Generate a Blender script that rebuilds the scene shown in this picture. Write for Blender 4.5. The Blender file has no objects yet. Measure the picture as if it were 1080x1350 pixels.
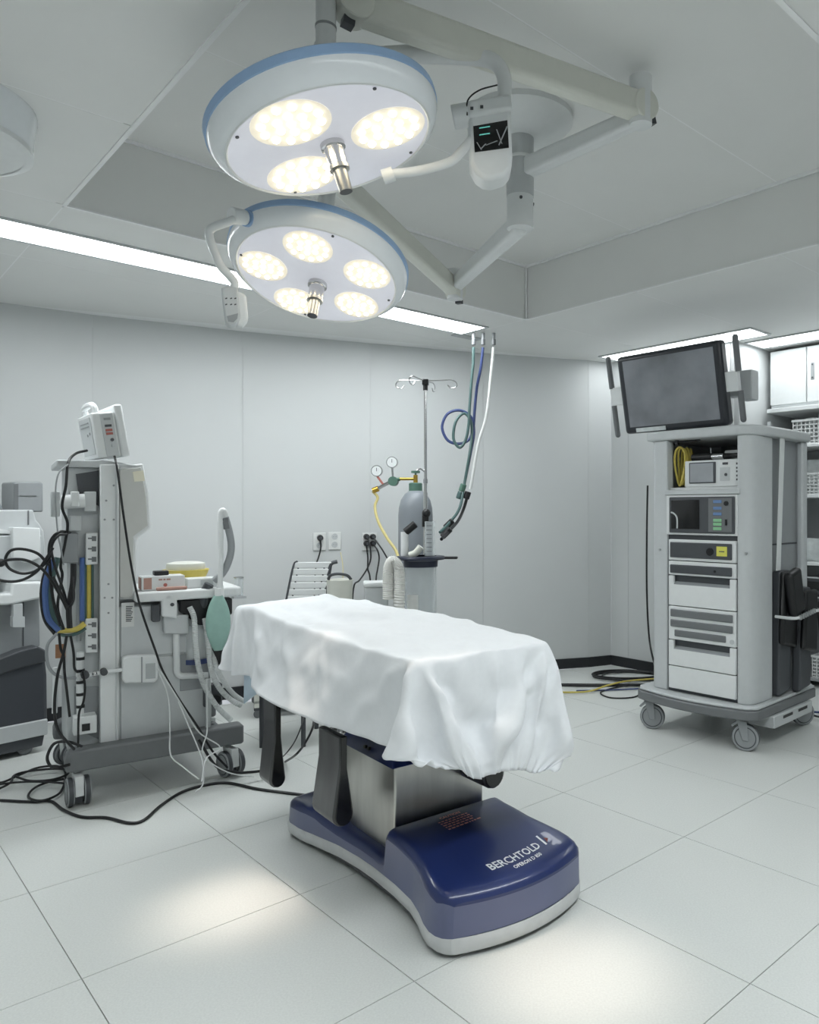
import bpy, bmesh, math, random
import numpy as np
from mathutils import Vector, Matrix, Quaternion
random.seed(7); np.random.seed(7)
sc = bpy.context.scene
COL = sc.collection
# ------------------------------------------------------------------ camera, world, exposure
F, CX, HY, H = 988.9, 696.0, 672.0, 1.22      # focal length (px of 1080x1350), principal x, horizon y, eye height (m)
cam_d = bpy.data.cameras.new('camera'); cam = bpy.data.objects.new('camera', cam_d); COL.objects.link(cam)
cam_d.sensor_fit = 'VERTICAL'; cam_d.sensor_height = 36.0; cam_d.sensor_width = 28.8
cam_d.lens = F / 1350 * 36.0
cam_d.shift_x = -(CX - 540) / 1350; cam_d.shift_y = -(675 - HY) / 1350
cam_d.clip_start = .02
cam.location = (0, 0, H); cam.rotation_euler = (math.pi / 2, 0, 0)
sc.camera = cam
w = bpy.data.worlds.new('world'); sc.world = w; w.use_nodes = True
w.node_tree.nodes['Background'].inputs[0].default_value = (.8, .85, .9, 1); w.node_tree.nodes['Background'].inputs[1].default_value = .25
sc.view_settings.view_transform = 'Standard'; sc.view_settings.look = 'None'
sc.view_settings.gamma = 1; sc.view_settings.use_curve_mapping = False
sc.view_settings.exposure = 1.38
STRIP = 7.0       # emission of the ceiling strip lights
LED = 3.0        # emission of the surgical leds
SPOT = 52.0       # beam of one surgical lamp (W)

# ------------------------------------------------------------------ pixel -> place helpers
def GP(px, py, z=0.0):
    Y = F * (H - z) / (py - HY); return Vector(((px - CX) / F * Y, Y, z))
def DP(px, py, Y): return Vector(((px - CX) / F * Y, Y, H + (HY - py) / F * Y))
class Fr:
    """plan frame: origin x,y and heading; local u, v"""
    def __init__(s, x, y, deg): s.x, s.y, s.deg = x, y, deg; a = math.radians(deg); s.a = a; s.c, s.s = math.cos(a), math.sin(a)
    def W(s, u, v, z=0.0): return Vector((s.x + u * s.c - v * s.s, s.y + u * s.s + v * s.c, z))
    def loc(s, P): dx, dy = P[0] - s.x, P[1] - s.y; return Vector((dx * s.c + dy * s.s, -dx * s.s + dy * s.c, P[2]))
    def onv(s, px, py, v=0.0):
        k = (px - CX) / F; Y = (v - s.x * s.s + s.y * s.c) / (-k * s.s + s.c)
        return Vector(((k * Y - s.x) * s.c + (Y - s.y) * s.s, v, H + (HY - py) / F * Y))
    def onu(s, px, py, u=0.0):
        k = (px - CX) / F; Y = (u + s.x * s.c + s.y * s.s) / (k * s.c + s.s)
        return Vector((u, -(k * Y - s.x) * s.s + (Y - s.y) * s.c, H + (HY - py) / F * Y))

# ------------------------------------------------------------------ materials
def lin(c): return tuple(((v / 255) / 12.92 if v / 255 <= .04045 else ((v / 255 + .055) / 1.055) ** 2.4) for v in c)
MATS = {}
def mat(name, col, rough=.5, metal=0.0, vary=.04, scale=30.0, bump=0.0, emit=0.0, alpha=1.0, trans=0.0, coat=0.0, ecol=None, stretch=None):
    if name in MATS: return MATS[name]
    m = bpy.data.materials.new(name); m.use_nodes = True; nt = m.node_tree; b = nt.nodes['Principled BSDF']
    c = lin(col)
    tc = nt.nodes.new('ShaderNodeTexCoord'); nz = nt.nodes.new('ShaderNodeTexNoise'); nz.inputs['Scale'].default_value = scale; nz.inputs['Detail'].default_value = 4
    if stretch:
        mp = nt.nodes.new('ShaderNodeMapping'); mp.inputs['Scale'].default_value = stretch
        nt.links.new(tc.outputs['Object'], mp.inputs['Vector']); nt.links.new(mp.outputs['Vector'], nz.inputs['Vector'])
    else: nt.links.new(tc.outputs['Object'], nz.inputs['Vector'])
    rp = nt.nodes.new('ShaderNodeValToRGB')
    rp.color_ramp.elements[0].position = .3; rp.color_ramp.elements[1].position = .7
    rp.color_ramp.elements[0].color = (*[max(0, v * (1 - vary)) for v in c], 1); rp.color_ramp.elements[1].color = (*[min(1, v * (1 + vary)) for v in c], 1)
    nt.links.new(nz.outputs['Fac'], rp.inputs['Fac']); nt.links.new(rp.outputs['Color'], b.inputs['Base Color'])
    b.inputs['Roughness'].default_value = rough; b.inputs['Metallic'].default_value = metal
    b.inputs['Alpha'].default_value = alpha; b.inputs['Transmission Weight'].default_value = trans; b.inputs['Coat Weight'].default_value = coat
    if bump:
        bp = nt.nodes.new('ShaderNodeBump'); bp.inputs['Strength'].default_value = bump; bp.inputs['Distance'].default_value = .002
        nt.links.new(nz.outputs['Fac'], bp.inputs['Height']); nt.links.new(bp.outputs['Normal'], b.inputs['Normal'])
    if emit:
        b.inputs['Emission Color'].default_value = (*lin(ecol or col), 1); b.inputs['Emission Strength'].default_value = emit
    MATS[name] = m; return m
M_WALL = mat('wall_panel', (210, 213, 213), .38, vary=.012, scale=3)
M_CEIL = mat('ceiling_panel', (234, 235, 233), .55, vary=.012, scale=3)
M_JOINT = mat('white_joint', (246, 247, 247), .6, vary=.01)
M_TILE = mat('floor_tile', (219, 222, 219), .33, vary=.05, scale=170, bump=.03)
M_GROUT = mat('floor_joint', (176, 178, 176), .7)
M_BASEB = mat('black_baseboard', (34, 36, 40), .5)
M_WHITE = mat('white_plastic', (226, 229, 229), .35, vary=.015)
M_WHITE2 = mat('warm_white_paint', (222, 223, 214), .35, vary=.015)
M_LGREY = mat('light_grey_plastic', (196, 200, 201), .4, vary=.02)
M_GREY = mat('grey_plastic', (150, 154, 156), .45, vary=.02)
M_MGREY = mat('mid_grey_plastic', (112, 115, 117), .45, vary=.03)
M_DGREY = mat('dark_grey_plastic', (72, 75, 79), .45, vary=.03)
M_BEIGE = mat('beige_grey_panel', (202, 203, 199), .5, vary=.015)
M_BLACK = mat('black_rubber', (20, 21, 23), .4, vary=.1)
M_GLOSSB = mat('black_vinyl', (16, 16, 18), .22, vary=.1, coat=.3)
M_VINYL = mat('worn_black_vinyl', (62, 62, 64), .3, vary=.45, scale=14, coat=.3, stretch=(1, 1, .35))
M_STEEL = mat('brushed_steel', (190, 189, 184), .3, 1.0, vary=.12, scale=18, stretch=(1, 1, .15))
M_CHROME = mat('chrome', (205, 205, 205), .15, 1.0, vary=.03)
M_ALU = mat('aluminium', (190, 192, 193), .35, 1.0, vary=.05)
M_NAVY = mat('navy_plastic', (34, 48, 98), .28, vary=.08, scale=5, coat=.4)
M_SLATE = mat('slate_blue_plastic', (98, 104, 136), .3, vary=.06, scale=5, coat=.3)
M_BUMP = mat('bumper_white', (206, 208, 208), .4)
M_LBLUE = mat('lamp_blue', (150, 180, 215), .4, vary=.02)
M_SHEET = mat('white_nonwoven', (238, 241, 244), .75, vary=.012, scale=60, bump=.12)
M_PAD = mat('pale_blue_pad', (192, 210, 224), .8, vary=.04)
M_MINT = mat('mint_rubber', (150, 186, 176), .5, vary=.05)
M_YEL = mat('yellow_plastic', (206, 188, 92), .45, vary=.06)
M_BLUE = mat('blue_hose', (84, 112, 168), .4)
M_DBLUE = mat('dark_blue_hose', (58, 72, 118), .4)
M_GREEN = mat('green_hose', (74, 100, 98), .4)
M_TEAL = mat('green_paint', (84, 118, 104), .45)
M_RED = mat('red_print', (180, 108, 98), .6)
M_BROWN = mat('brown_card', (170, 124, 92), .7, vary=.08)
M_PINK = mat('copper_pouch', (178, 140, 128), .6, vary=.08)
M_BRASS = mat('brass', (200, 165, 80), .3, 1.0)
M_CYL = mat('cylinder_paint', (132, 138, 144), .4, vary=.05, scale=6)
M_NOTE = mat('cream_note', (238, 234, 214), .8)
M_CLEAR = mat('clear_plastic', (232, 238, 240), .12, alpha=.32, vary=.01)
M_HOSE = mat('translucent_hose', (224, 228, 228), .3, alpha=.72, vary=.02)
M_CORR = mat('white_hose', (226, 226, 222), .5)
M_TUBE = mat('thin_clear_tube', (225, 228, 228), .3, alpha=.85)
M_SCREEN = mat('monitor_glass', (138, 141, 147), .22, vary=.3, scale=3.2)  # pale uneven grey painted in for blurred room reflections on the screen
M_DARKSCR = mat('dark_glass', (12, 13, 15), .08, vary=.1)
M_SILVER = mat('silver_lcd', (160, 164, 168), .25, vary=.08, scale=8)
M_PAPER = mat('printed_label', (214, 216, 214), .7)
M_INK = mat('ink', (70, 72, 76), .7)
M_LIGHT = mat('light_diffuser', (250, 252, 255), .5, emit=STRIP, ecol=(246, 251, 253))
M_LIGHT2 = mat('short_light_diffuser', (250, 252, 255), .5, emit=STRIP * .38, ecol=(246, 251, 253))
M_LED = mat('led_lens', (255, 246, 220), .3, emit=LED, ecol=(255, 240, 212))
M_LEDBASE = mat('led_reflector', (196, 192, 182), .35, emit=.2, ecol=(255, 246, 222))
M_FACE = mat('lamp_face', (232, 233, 240), .22, vary=.01, coat=.4, emit=.09, ecol=(240, 240, 255))
M_LAMP = mat('lamp_shell', (236, 240, 243), .25, vary=.01, coat=.3)
M_YELLAB = mat('yellow_label', (214, 212, 96), .6)
M_BTNB = mat('blue_buttons', (104, 134, 178), .5)
M_BTNG = mat('green_buttons', (140, 196, 150), .5)
M_WIRE = mat('white_wire', (214, 217, 216), .45)
M_BAG = mat('clear_packets', (206, 212, 212), .35, vary=.12, scale=26, bump=.4)
M_BAGB = mat('blue_packets', (92, 112, 142), .35, vary=.2, scale=18, bump=.4)
M_BAGG = mat('green_packets', (94, 150, 118), .4, vary=.2, scale=18)
M_OUTLET = mat('outlet_plate', (226, 228, 226), .45)
M_CAUT = mat('caution_print', (240, 176, 166), .7)
M_LOGO = mat('white_print', (235, 238, 242), .5)

# ------------------------------------------------------------------ mesh helpers
def catmull(P, n=6, closed=False):
    P = [Vector(p) for p in P]; out = []; N = len(P)
    if N < 3 and not closed: return P
    for i in range(N if closed else N - 1):
        p1, p2 = P[i], P[(i + 1) % N]
        p0 = P[i - 1] if (i or closed) else p1 * 2 - p2
        p3 = P[(i + 2) % N] if (i + 2 < N or closed) else p2 * 2 - p1
        for k in range(n):
            t = k / n
            out.append(.5 * ((2 * p1) + (p2 - p0) * t + (2 * p0 - 5 * p1 + 4 * p2 - p3) * t * t + (3 * p1 - p0 - 3 * p2 + p3) * t ** 3))
    if not closed: out.append(P[-1])
    return out
class MB:
    def __init__(s): s.v = []; s.f = []
    def add(s, vs, fs, M=None):
        o = len(s.v)
        s.v += [(M @ Vector(p)) if M else Vector(p) for p in vs]; s.f += [[i + o for i in f] for f in fs]; return s
    def box(s, x0, x1, y0, y1, z0, z1, M=None):
        vs = [(x, y, z) for z in (z0, z1) for y in (y0, y1) for x in (x0, x1)]
        return s.add(vs, [(0, 2, 3, 1), (4, 5, 7, 6), (0, 1, 5, 4), (2, 6, 7, 3), (0, 4, 6, 2), (1, 3, 7, 5)], M)
    def ring(s, c, ax, r, n, x=None):
        ax = ax.normalized(); x = x or (ax.orthogonal().normalized()); y = ax.cross(x)
        return [c + (x * math.cos(2 * math.pi * i / n) + y * math.sin(2 * math.pi * i / n)) * r for i in range(n)]
    def cyl(s, p0, p1, r0, r1=None, n=16):
        p0, p1 = Vector(p0), Vector(p1); r1 = r0 if r1 is None else r1; ax = p1 - p0; x = ax.orthogonal().normalized()
        a = s.ring(p0, ax, r0, n, x); b = s.ring(p1, ax, r1, n, x)
        fs = [(i, (i + 1) % n, n + (i + 1) % n, n + i) for i in range(n)] + [tuple(range(n - 1, -1, -1)), tuple(range(n, 2 * n))]
        return s.add(a + b, fs)
    def lathe(s, prof, o=(0, 0, 0), ax=(0, 0, 1), n=32, M=None):
        """prof: (radius, height) pairs along ax"""
        o = Vector(o); ax = Vector(ax).normalized(); x = ax.orthogonal().normalized(); vs = []; fs = []; idx = []
        for r, h in prof:
            if r < 1e-6: idx.append([len(vs)] * n); vs.append(o + ax * h)
            else: idx.append(list(range(len(vs), len(vs) + n))); vs += s.ring(o + ax * h, ax, r, n, x)
        for a, b in zip(idx, idx[1:]):
            for i in range(n):
                f = []
                for q in (a[i], a[(i + 1) % n], b[(i + 1) % n], b[i]):
                    if q not in f: f.append(q)
                if len(f) > 2: fs.append(f)
        return s.add(vs, fs, M)
    def tube(s, pts, r, n=8, sub=6, closed=False, taper=None):
        P = catmull(pts, sub, closed) if sub else [Vector(p) for p in pts]
        N = len(P); vs = []; fs = []; x = None
        for i, p in enumerate(P):
            if closed: t = P[(i + 1) % N] - P[i - 1]
            else: t = P[min(i + 1, N - 1)] - P[max(i - 1, 0)]
            if t.length < 1e-9: t = Vector((0, 0, 1))
            t.normalize()
            x = t.orthogonal().normalized() if x is None else (x - t * x.dot(t))
            if x.length < 1e-6: x = t.orthogonal()
            x = x.normalized(); rr = r(i / (N - 1)) if callable(r) else r
            vs += s.ring(p, t, rr, n, x)
        for i in range(N if closed else N - 1):
            a = i * n; b = ((i + 1) % N) * n
            fs += [(a + j, a + (j + 1) % n, b + (j + 1) % n, b + j) for j in range(n)]
        if not closed: fs += [tuple(range(n - 1, -1, -1)), tuple(range((N - 1) * n, N * n))]
        return s.add(vs, fs)
    def prism(s, pts, d0, d1, plane='xz', M=None):
        m = {'xz': lambda a, b, d: (a, d, b), 'yz': lambda a, b, d: (d, a, b), 'xy': lambda a, b, d: (a, b, d)}[plane]
        n = len(pts); vs = [m(a, b, d0) for a, b in pts] + [m(a, b, d1) for a, b in pts]
        return s.add(vs, [tuple(range(n)), tuple(range(2 * n - 1, n - 1, -1))] + [(i, n + i, n + (i + 1) % n, (i + 1) % n) for i in range(n)], M)
    def beam(s, p0, p1, w0, h0, w1=None, h1=None):
        p0, p1 = Vector(p0), Vector(p1); w1 = w1 or w0; h1 = h1 or h0
        d = (p1 - p0).normalized(); x = d.cross(Vector((0, 0, 1)))
        x = Vector((1, 0, 0)) if x.length < 1e-4 else x.normalized(); y = x.cross(d)
        vs = [p + x * a * w / 2 + y * b * h / 2 for p, w, h in ((p0, w0, h0), (p1, w1, h1)) for a, b in ((-1, -1), (1, -1), (1, 1), (-1, 1))]
        return s.add(vs, [(0, 1, 2, 3), (7, 6, 5, 4), (0, 4, 5, 1), (1, 5, 6, 2), (2, 6, 7, 3), (3, 7, 4, 0)])
    def ball(s, c, r, n=14, sz=1.0):
        k = n // 2; return s.lathe([(r * math.sin(math.pi * i / k), -r * sz * math.cos(math.pi * i / k)) for i in range(k + 1)], c, (0, 0, 1), n)
    def mesh(s, name, smooth=35):
        me = bpy.data.meshes.new(name); me.from_pydata([tuple(p) for p in s.v], [], s.f)
        bm = bmesh.new(); bm.from_mesh(me); bmesh.ops.recalc_face_normals(bm, faces=bm.faces); bm.to_mesh(me); bm.free()
        if smooth: me.shade_smooth(); me.set_sharp_from_angle(angle=math.radians(smooth))
        return me
    def build(s, name, m, parent=None, bevel=0.0, smooth=35, seg=2):
        me = s.mesh(name, smooth); me.materials.append(m)
        return link(name, me, parent, bevel, seg)
def link(name, me, parent=None, bevel=0.0, seg=2):
    o = bpy.data.objects.new(name, me); COL.objects.link(o); o.parent = parent
    if bevel:
        b = o.modifiers.new('bevel', 'BEVEL'); b.width = bevel; b.segments = seg; b.limit_method = 'ANGLE'; b.angle_limit = math.radians(40); b.harden_normals = False
    return o
def tag(o, label, cat, group=None):
    o['label'] = label; o['category'] = cat
    if group: o['group'] = group
    return o
def thing(name, label, cat, loc=(0, 0, 0), rz=0.0, group=None):
    o = bpy.data.objects.new(name, None); COL.objects.link(o); o.location = loc; o.rotation_euler = (0, 0, rz); o.empty_display_size = .1
    return tag(o, label, cat, group)
def struct(o): o['kind'] = 'structure'; return o
def part_label(o, label): o['label'] = label; return o
def copy_tree(o, parent=None):
    c = o.copy(); COL.objects.link(c); c.parent = parent
    for ch in list(o.children): copy_tree(ch, c)
    return c
def local_pts(E, pts):
    """world points -> space of an Empty placed at E.location / rot z"""
    Mi = (Matrix.Translation(E.location) @ E.rotation_euler.to_matrix().to_4x4()).inverted()
    return [Mi @ Vector(p) for p in pts]
def rbox(m, x0, x1, y0, y1, z0, z1, **k): return MB().box(x0, x1, y0, y1, z0, z1)
def text_mesh(body, size, name):
    cu = bpy.data.curves.new(name, 'FONT'); cu.body = body; cu.size = size; cu.align_x = 'CENTER'; cu.offset = size * .02; cu.resolution_u = 2
    o = bpy.data.objects.new(name, cu); COL.objects.link(o)
    dg = bpy.context.evaluated_depsgraph_get(); me = bpy.data.meshes.new_from_object(o.evaluated_get(dg)); bpy.data.objects.remove(o); bpy.data.curves.remove(cu)
    me.name = name; return me

# ------------------------------------------------------------------ the room
YAW = .7741
R = Fr(-.029, 2.834, math.degrees(YAW))          # centred under the ceiling recess; u = along the back wall, v = towards it
ZC, ZR = 2.379, 2.70                              # ceiling and recess heights
RH = 1.225                                        # half side of the square recess
corner = Vector((.658, 5.914, 0))
top_line = [(0, 398.5), (122, 415), (259, 431), (400, 445), (640, 466), (787, 476)]
def ceil_y(x):
    for (x0, y0), (x1, y1) in zip(top_line, top_line[1:]):
        if x <= x1: return y0 + (y1 - y0) * (x - x0) / (x1 - x0)
back = [Vector((*GP(x, ceil_y(x), ZC)[:2], 0)) for x in (0, 122, 320, 488, 637, 776)]
d0 = (back[0] - back[1]).normalized()
Ld = R.W(-3.2, 0)
lu = R.loc(back[0])
far_left = R.W(-3.2, lu.y + (lu.x + 3.2) * .1)
back = [far_left] + back + [corner]
def clip(poly, a, b, keep_left):
    """keep the part of poly on one side of the line a->b"""
    n = Vector((-(b - a).y, (b - a).x)).normalized() * (1 if keep_left else -1)
    out = []
    for i, p in enumerate(poly):
        q = poly[(i + 1) % len(poly)]; dp = n.dot((p - a).xy); dq = n.dot((q - a).xy)
        if dp >= 0: out.append(p)
        if dp * dq < 0: out.append(p + (q - p) * (dp / (dp - dq)))
    return out
U0, U1, UA, V0 = -3.2, R.loc(corner).x, R.loc(corner).x + .92, -3.6
def clip_room(poly):
    for a, b in zip(back, back[1:]):
        poly = clip(poly, a, b, False)
        if len(poly) < 3: return []
    return poly
def slab(poly, z0, z1):
    mb = MB(); n = len(poly)
    return mb.add([(p.x, p.y, z0) for p in poly] + [(p.x, p.y, z1) for p in poly],
                  [tuple(range(n)), tuple(range(2 * n - 1, n - 1, -1))] + [(i, n + i, n + (i + 1) % n, (i + 1) % n) for i in range(n)])
def rectW(u0, u1, v0, v1): return [R.W(u0, v0), R.W(u1, v0), R.W(u1, v1), R.W(u0, v1)]
floor = struct(slab(clip_room(rectW(U0, UA, V0, 3.3)), -.06, -.004).build('floor', M_GROUT, smooth=0))
TS = .6127
ta0, tb0 = .4375 * 1.22, 1.8081 * 1.22            # joint lattice measured from the camera foot, along the room axes
G = Fr(0, 0, math.degrees(YAW))
gap = .0014
for i in range(-12, 14):
    for j in range(-12, 10):
        a, b = ta0 + i * TS, tb0 + j * TS
        q = [G.W(a + gap, b + gap), G.W(a + TS - gap, b + gap), G.W(a + TS - gap, b + TS - gap), G.W(a + gap, b + TS - gap)]
        for A_, B_, kl in ((R.W(U0, -9), R.W(U0, 9), False), (R.W(UA, -9), R.W(UA, 9), True), (R.W(-9, V0), R.W(9, V0), True)):
            q = clip(q, A_, B_, kl) if len(q) > 2 else q
        q = clip_room(q) if len(q) > 2 else q
        if len(q) > 2: slab(q, -.0045, 0).build('tile', M_TILE, floor, smooth=0)
# ceiling: backing ring round the recess, panels below it with white joints
ceiling = struct(bpy.data.objects.new('ceiling', None)); COL.objects.link(ceiling)
cb = MB()
for r4 in ((U0 - .1, -RH - .03, V0 - .1, 3.3), (RH + .03, UA + .1, V0 - .1, 3.3), (-RH - .03, RH + .03, V0 - .1, -RH - .03), (-RH - .03, RH + .03, RH + .03, 3.3)):
    s_ = slab(rectW(*r4), ZC + .0005, ZC + .05); cb.add(s_.v, s_.f)
cb.build('soffit_backing', M_JOINT, ceiling, smooth=0)
g2 = .003
us = [(U0, -RH), (-RH, 0), (0, RH), (RH, UA)]
vs_ = [(V0, -2.45), (-2.45, -RH), (-RH, -.41), (-.41, .41), (.41, RH), (RH, 2.04), (2.04, 3.2)]
for (u0, u1) in us:
    for (v0, v1) in vs_:
        if -RH <= u0 < RH and -RH <= v0 < RH: continue
        e = lambda x: 0 if abs(abs(x) - RH) < 1e-6 else g2
        q = clip_room(rectW(u0 + (e(u0) if -RH <= v0 < RH else g2), u1 - (e(u1) if -RH <= v0 < RH else g2), v0 + (e(v0) if -RH <= u0 < RH else g2), v1 - (e(v1) if -RH <= u0 < RH else g2)))
        if len(q) > 2: slab(q, ZC, ZC + .0024).build('ceiling_panel', M_CEIL, ceiling, smooth=0)
slab(rectW(-RH - .05, RH + .05, -RH - .05, RH + .05), ZR + .0005, ZR + .05).build('recess_backing', M_JOINT, ceiling, smooth=0)
for v0, v1 in ((-RH, -.41), (-.41, .41), (.41, RH)):
    slab(rectW(-RH, RH, v0 + g2, v1 - g2), ZR, ZR + .0024).build('ceiling_panel', M_CEIL, ceiling, smooth=0)
for q in ((-RH - .03, -RH, -RH, RH), (RH, RH + .03, -RH, RH), (-RH, RH, -RH - .03, -RH), (-RH, RH, RH, RH + .03)):
    slab(rectW(*q), ZC + .0026, ZR + .0024).build('recess_side', M_CEIL, ceiling, smooth=0)
tr = MB()                                           # thin white beads round the recess
for c0, c1 in (((-RH, RH), (RH, RH)), ((RH, -RH), (RH, RH)), ((-RH, -RH), (-RH, RH)), ((-RH, -RH), (RH, -RH))):
    for z in (ZR - .006, ):
        k = .992; tr.beam(R.W(c0[0] * k, c0[1] * k, z), R.W(c1[0] * k, c1[1] * k, z), .012, .012)
    k = 1.002; tr.beam(R.W(c0[0] * k, c0[1] * k, ZC - .001), R.W(c1[0] * k, c1[1] * k, ZC - .001), .014, .006)
for cu, cv in ((RH, RH), (-RH, RH)): tr.cyl(R.W(cu * .994, cv * .994, ZC), R.W(cu * .994, cv * .994, ZR), .006, n=8)
tr.build('recess_bead', M_JOINT, ceiling, smooth=0)
# back wall of flat panels set at slight angles, black baseboard
wall_back = struct(bpy.data.objects.new('wall_back', None)); COL.objects.link(wall_back)
baseboard_back = struct(bpy.data.objects.new('baseboard_back', None)); COL.objects.link(baseboard_back)
def wall_seg(a, b, parent, bb, bbname, m=M_WALL, top=ZC + .012, panel='panel', z0=0.0):
    d = (b - a).normalized(); n = Vector((-d.y, d.x, 0))       # n points out of the room for a->b running left to right
    mb = MB(); p, q = a + d * .0012, b - d * .0012
    slab([p, q, q + n * .002, p + n * .002], z0, top).build(panel, m, parent, smooth=0)
    slab([a + n * .0025, b + n * .0025, b + n * .07, a + n * .07], z0, top).build(panel + '_backing', M_WALL, parent, smooth=0)
    if bb is not None: slab([a - n * .012, b - n * .012, b - n * .0002, a - n * .0002], 0.0, .075).build(bbname, M_BASEB, bb, smooth=0)
for a, b in zip(back, back[1:]): wall_seg(a, b, wall_back, baseboard_back, 'baseboard_strip')
wall_right = struct(bpy.data.objects.new('wall_right', None)); COL.objects.link(wall_right)
baseboard_right = struct(bpy.data.objects.new('baseboard_right', None)); COL.objects.link(baseboard_right)
vc = R.loc(corner).y
RT = lambda t, a=0.0, z=0.0: R.W(U1 + a, vc - t, z)             # t metres along the right wall from the corner, a metres behind it
for t0, t1 in ((0, .17), (.17, .62), (.62, 1.08)): wall_seg(RT(t0), RT(t1), wall_right, baseboard_right, 'baseboard_strip')
slab([RT(1.08), RT(1.08, .9), RT(1.05, .9), RT(1.05)], 0, ZC + .012).build('panel', M_WALL, wall_right, smooth=0)   # return into the alcove
slab([RT(1.0, .9), RT(5.4, .9), RT(5.4, .95), RT(1.0, .95)], 0, ZC + .012).build('panel', M_WALL, wall_right, smooth=0)
wall_left = struct(slab(rectW(U0 - .06, U0, V0, lu.y + .35), 0, ZC + .012).build('wall_left', M_WALL, smooth=0))
wall_front = struct(slab(rectW(U0, UA, V0 - .06, V0), 0, ZC + .012).build('wall_front', M_WALL, smooth=0))

# ------------------------------------------------------------------ ceiling lights
def strip_light(label, u0, u1, v0, v1, m=None):
    c = R.W((u0 + u1) / 2, (v0 + v1) / 2, ZC); t = thing('ceiling_light', label, 'ceiling light', c, R.a, 'recessed strip lights')
    hx, hy = (u1 - u0) / 2, (v1 - v0) / 2; k = .018; fr = MB()
    for x0, x1, y0, y1 in ((-hx - k, hx + k, -hy - k, -hy), (-hx - k, hx + k, hy, hy + k), (-hx - k, -hx, -hy, hy), (hx, hx + k, -hy, hy)): fr.box(x0, x1, y0, y1, -.008, 0)
    fr.build('frame', M_LGREY, t, smooth=0)
    n = max(1, round(max(hx, hy) * 2 / 1.25))
    for i in range(n):
        if hx > hy: b = (-hx + 2 * hx * i / n + .0005, -hx + 2 * hx * (i + 1) / n - .0005, -hy, hy)
        else: b = (-hx, hx, -hy + 2 * hy * i / n + .0005, -hy + 2 * hy * (i + 1) / n - .0005)
        MB().box(*b, -.005, 0).build('diffuser', m or M_LIGHT, t, smooth=0)
    return t
pe = R.loc(GP(627, 434, ZC)); vm = R.loc(GP(300, 364, ZC)).y
strip_light('long white strip light along the ceiling in front of the back wall', -2.1, pe.x, vm - .115, vm + .115)
strip_light('unseen strip light added on the ceiling over the near side of the room', -2.1, pe.x, -vm - .115, -vm + .115)  # added out of view to light the room, mirroring the visible long strip
def wall_strip(label, t0, t1, a0, a1):
    p = R.loc(RT(t0, a0)); q = R.loc(RT(t1, a1)); return strip_light(label, min(p.x, q.x), max(p.x, q.x), min(p.y, q.y), max(p.y, q.y), M_LIGHT2)
wall_strip('short strip light on the ceiling above the tilted monitor', .11, 1.34, -.25, -.02)
wall_strip('strip light on the ceiling above the white wall cabinet', 1.12, 2.6, .12, .34)
# round canopy on the ceiling, cut by the left edge of the picture
t = thing('ceiling_canopy', 'round white canopy on the ceiling at the left edge', 'canopy', (-1.663, 2.109, ZC))
MB().lathe([(0, 0), (.238, 0), (.24, -.012), (.235, -.03), (.226, -.112)], n=48).build('drum', M_LAMP, t)
MB().lathe([(.226, -.112), (.214, -.125), (.2, -.128), (0, -.128)], n=48).build('cover_plate', M_WHITE, t)
MB().lathe([(.229, -.108), (.229, -.122), (.212, -.128), (.205, -.1285)], n=48).build('rim', M_WHITE, t)

# ------------------------------------------------------------------ surgical lamps
MC = Vector((-.029, 2.834, ZR))
t = thing('lamp_ceiling_mount', 'white dome and column in the ceiling recess carrying both surgical lamps', 'ceiling mount', MC)
MB().lathe([(0, 0), (.2, 0), (.2, -.02), (.17, -.05), (.1, -.075), (.07, -.08), (0, -.08)], n=40).build('dome_cover', M_WHITE, t)
MB().cyl((0, 0, -.075), (0, 0, -.3), .052, n=28).build('column', M_LGREY, t)
MB().cyl((0, 0, -.3), (0, 0, -.42), .05, n=28).build('lower_hub', M_WHITE, t)
MB().cyl((0, 0, -.155), (0, 0, -.165), .056, n=28).build('hub_ring', M_WHITE, t)
for a in (.4, 2.2, 4.1): MB().cyl((.05 * math.cos(a - 1.9), .05 * math.sin(a - 1.9), -.32), (.054 * math.cos(a - 1.9), .054 * math.sin(a - 1.9), -.32), .006, n=10).build('screw', M_DGREY, t)

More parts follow.
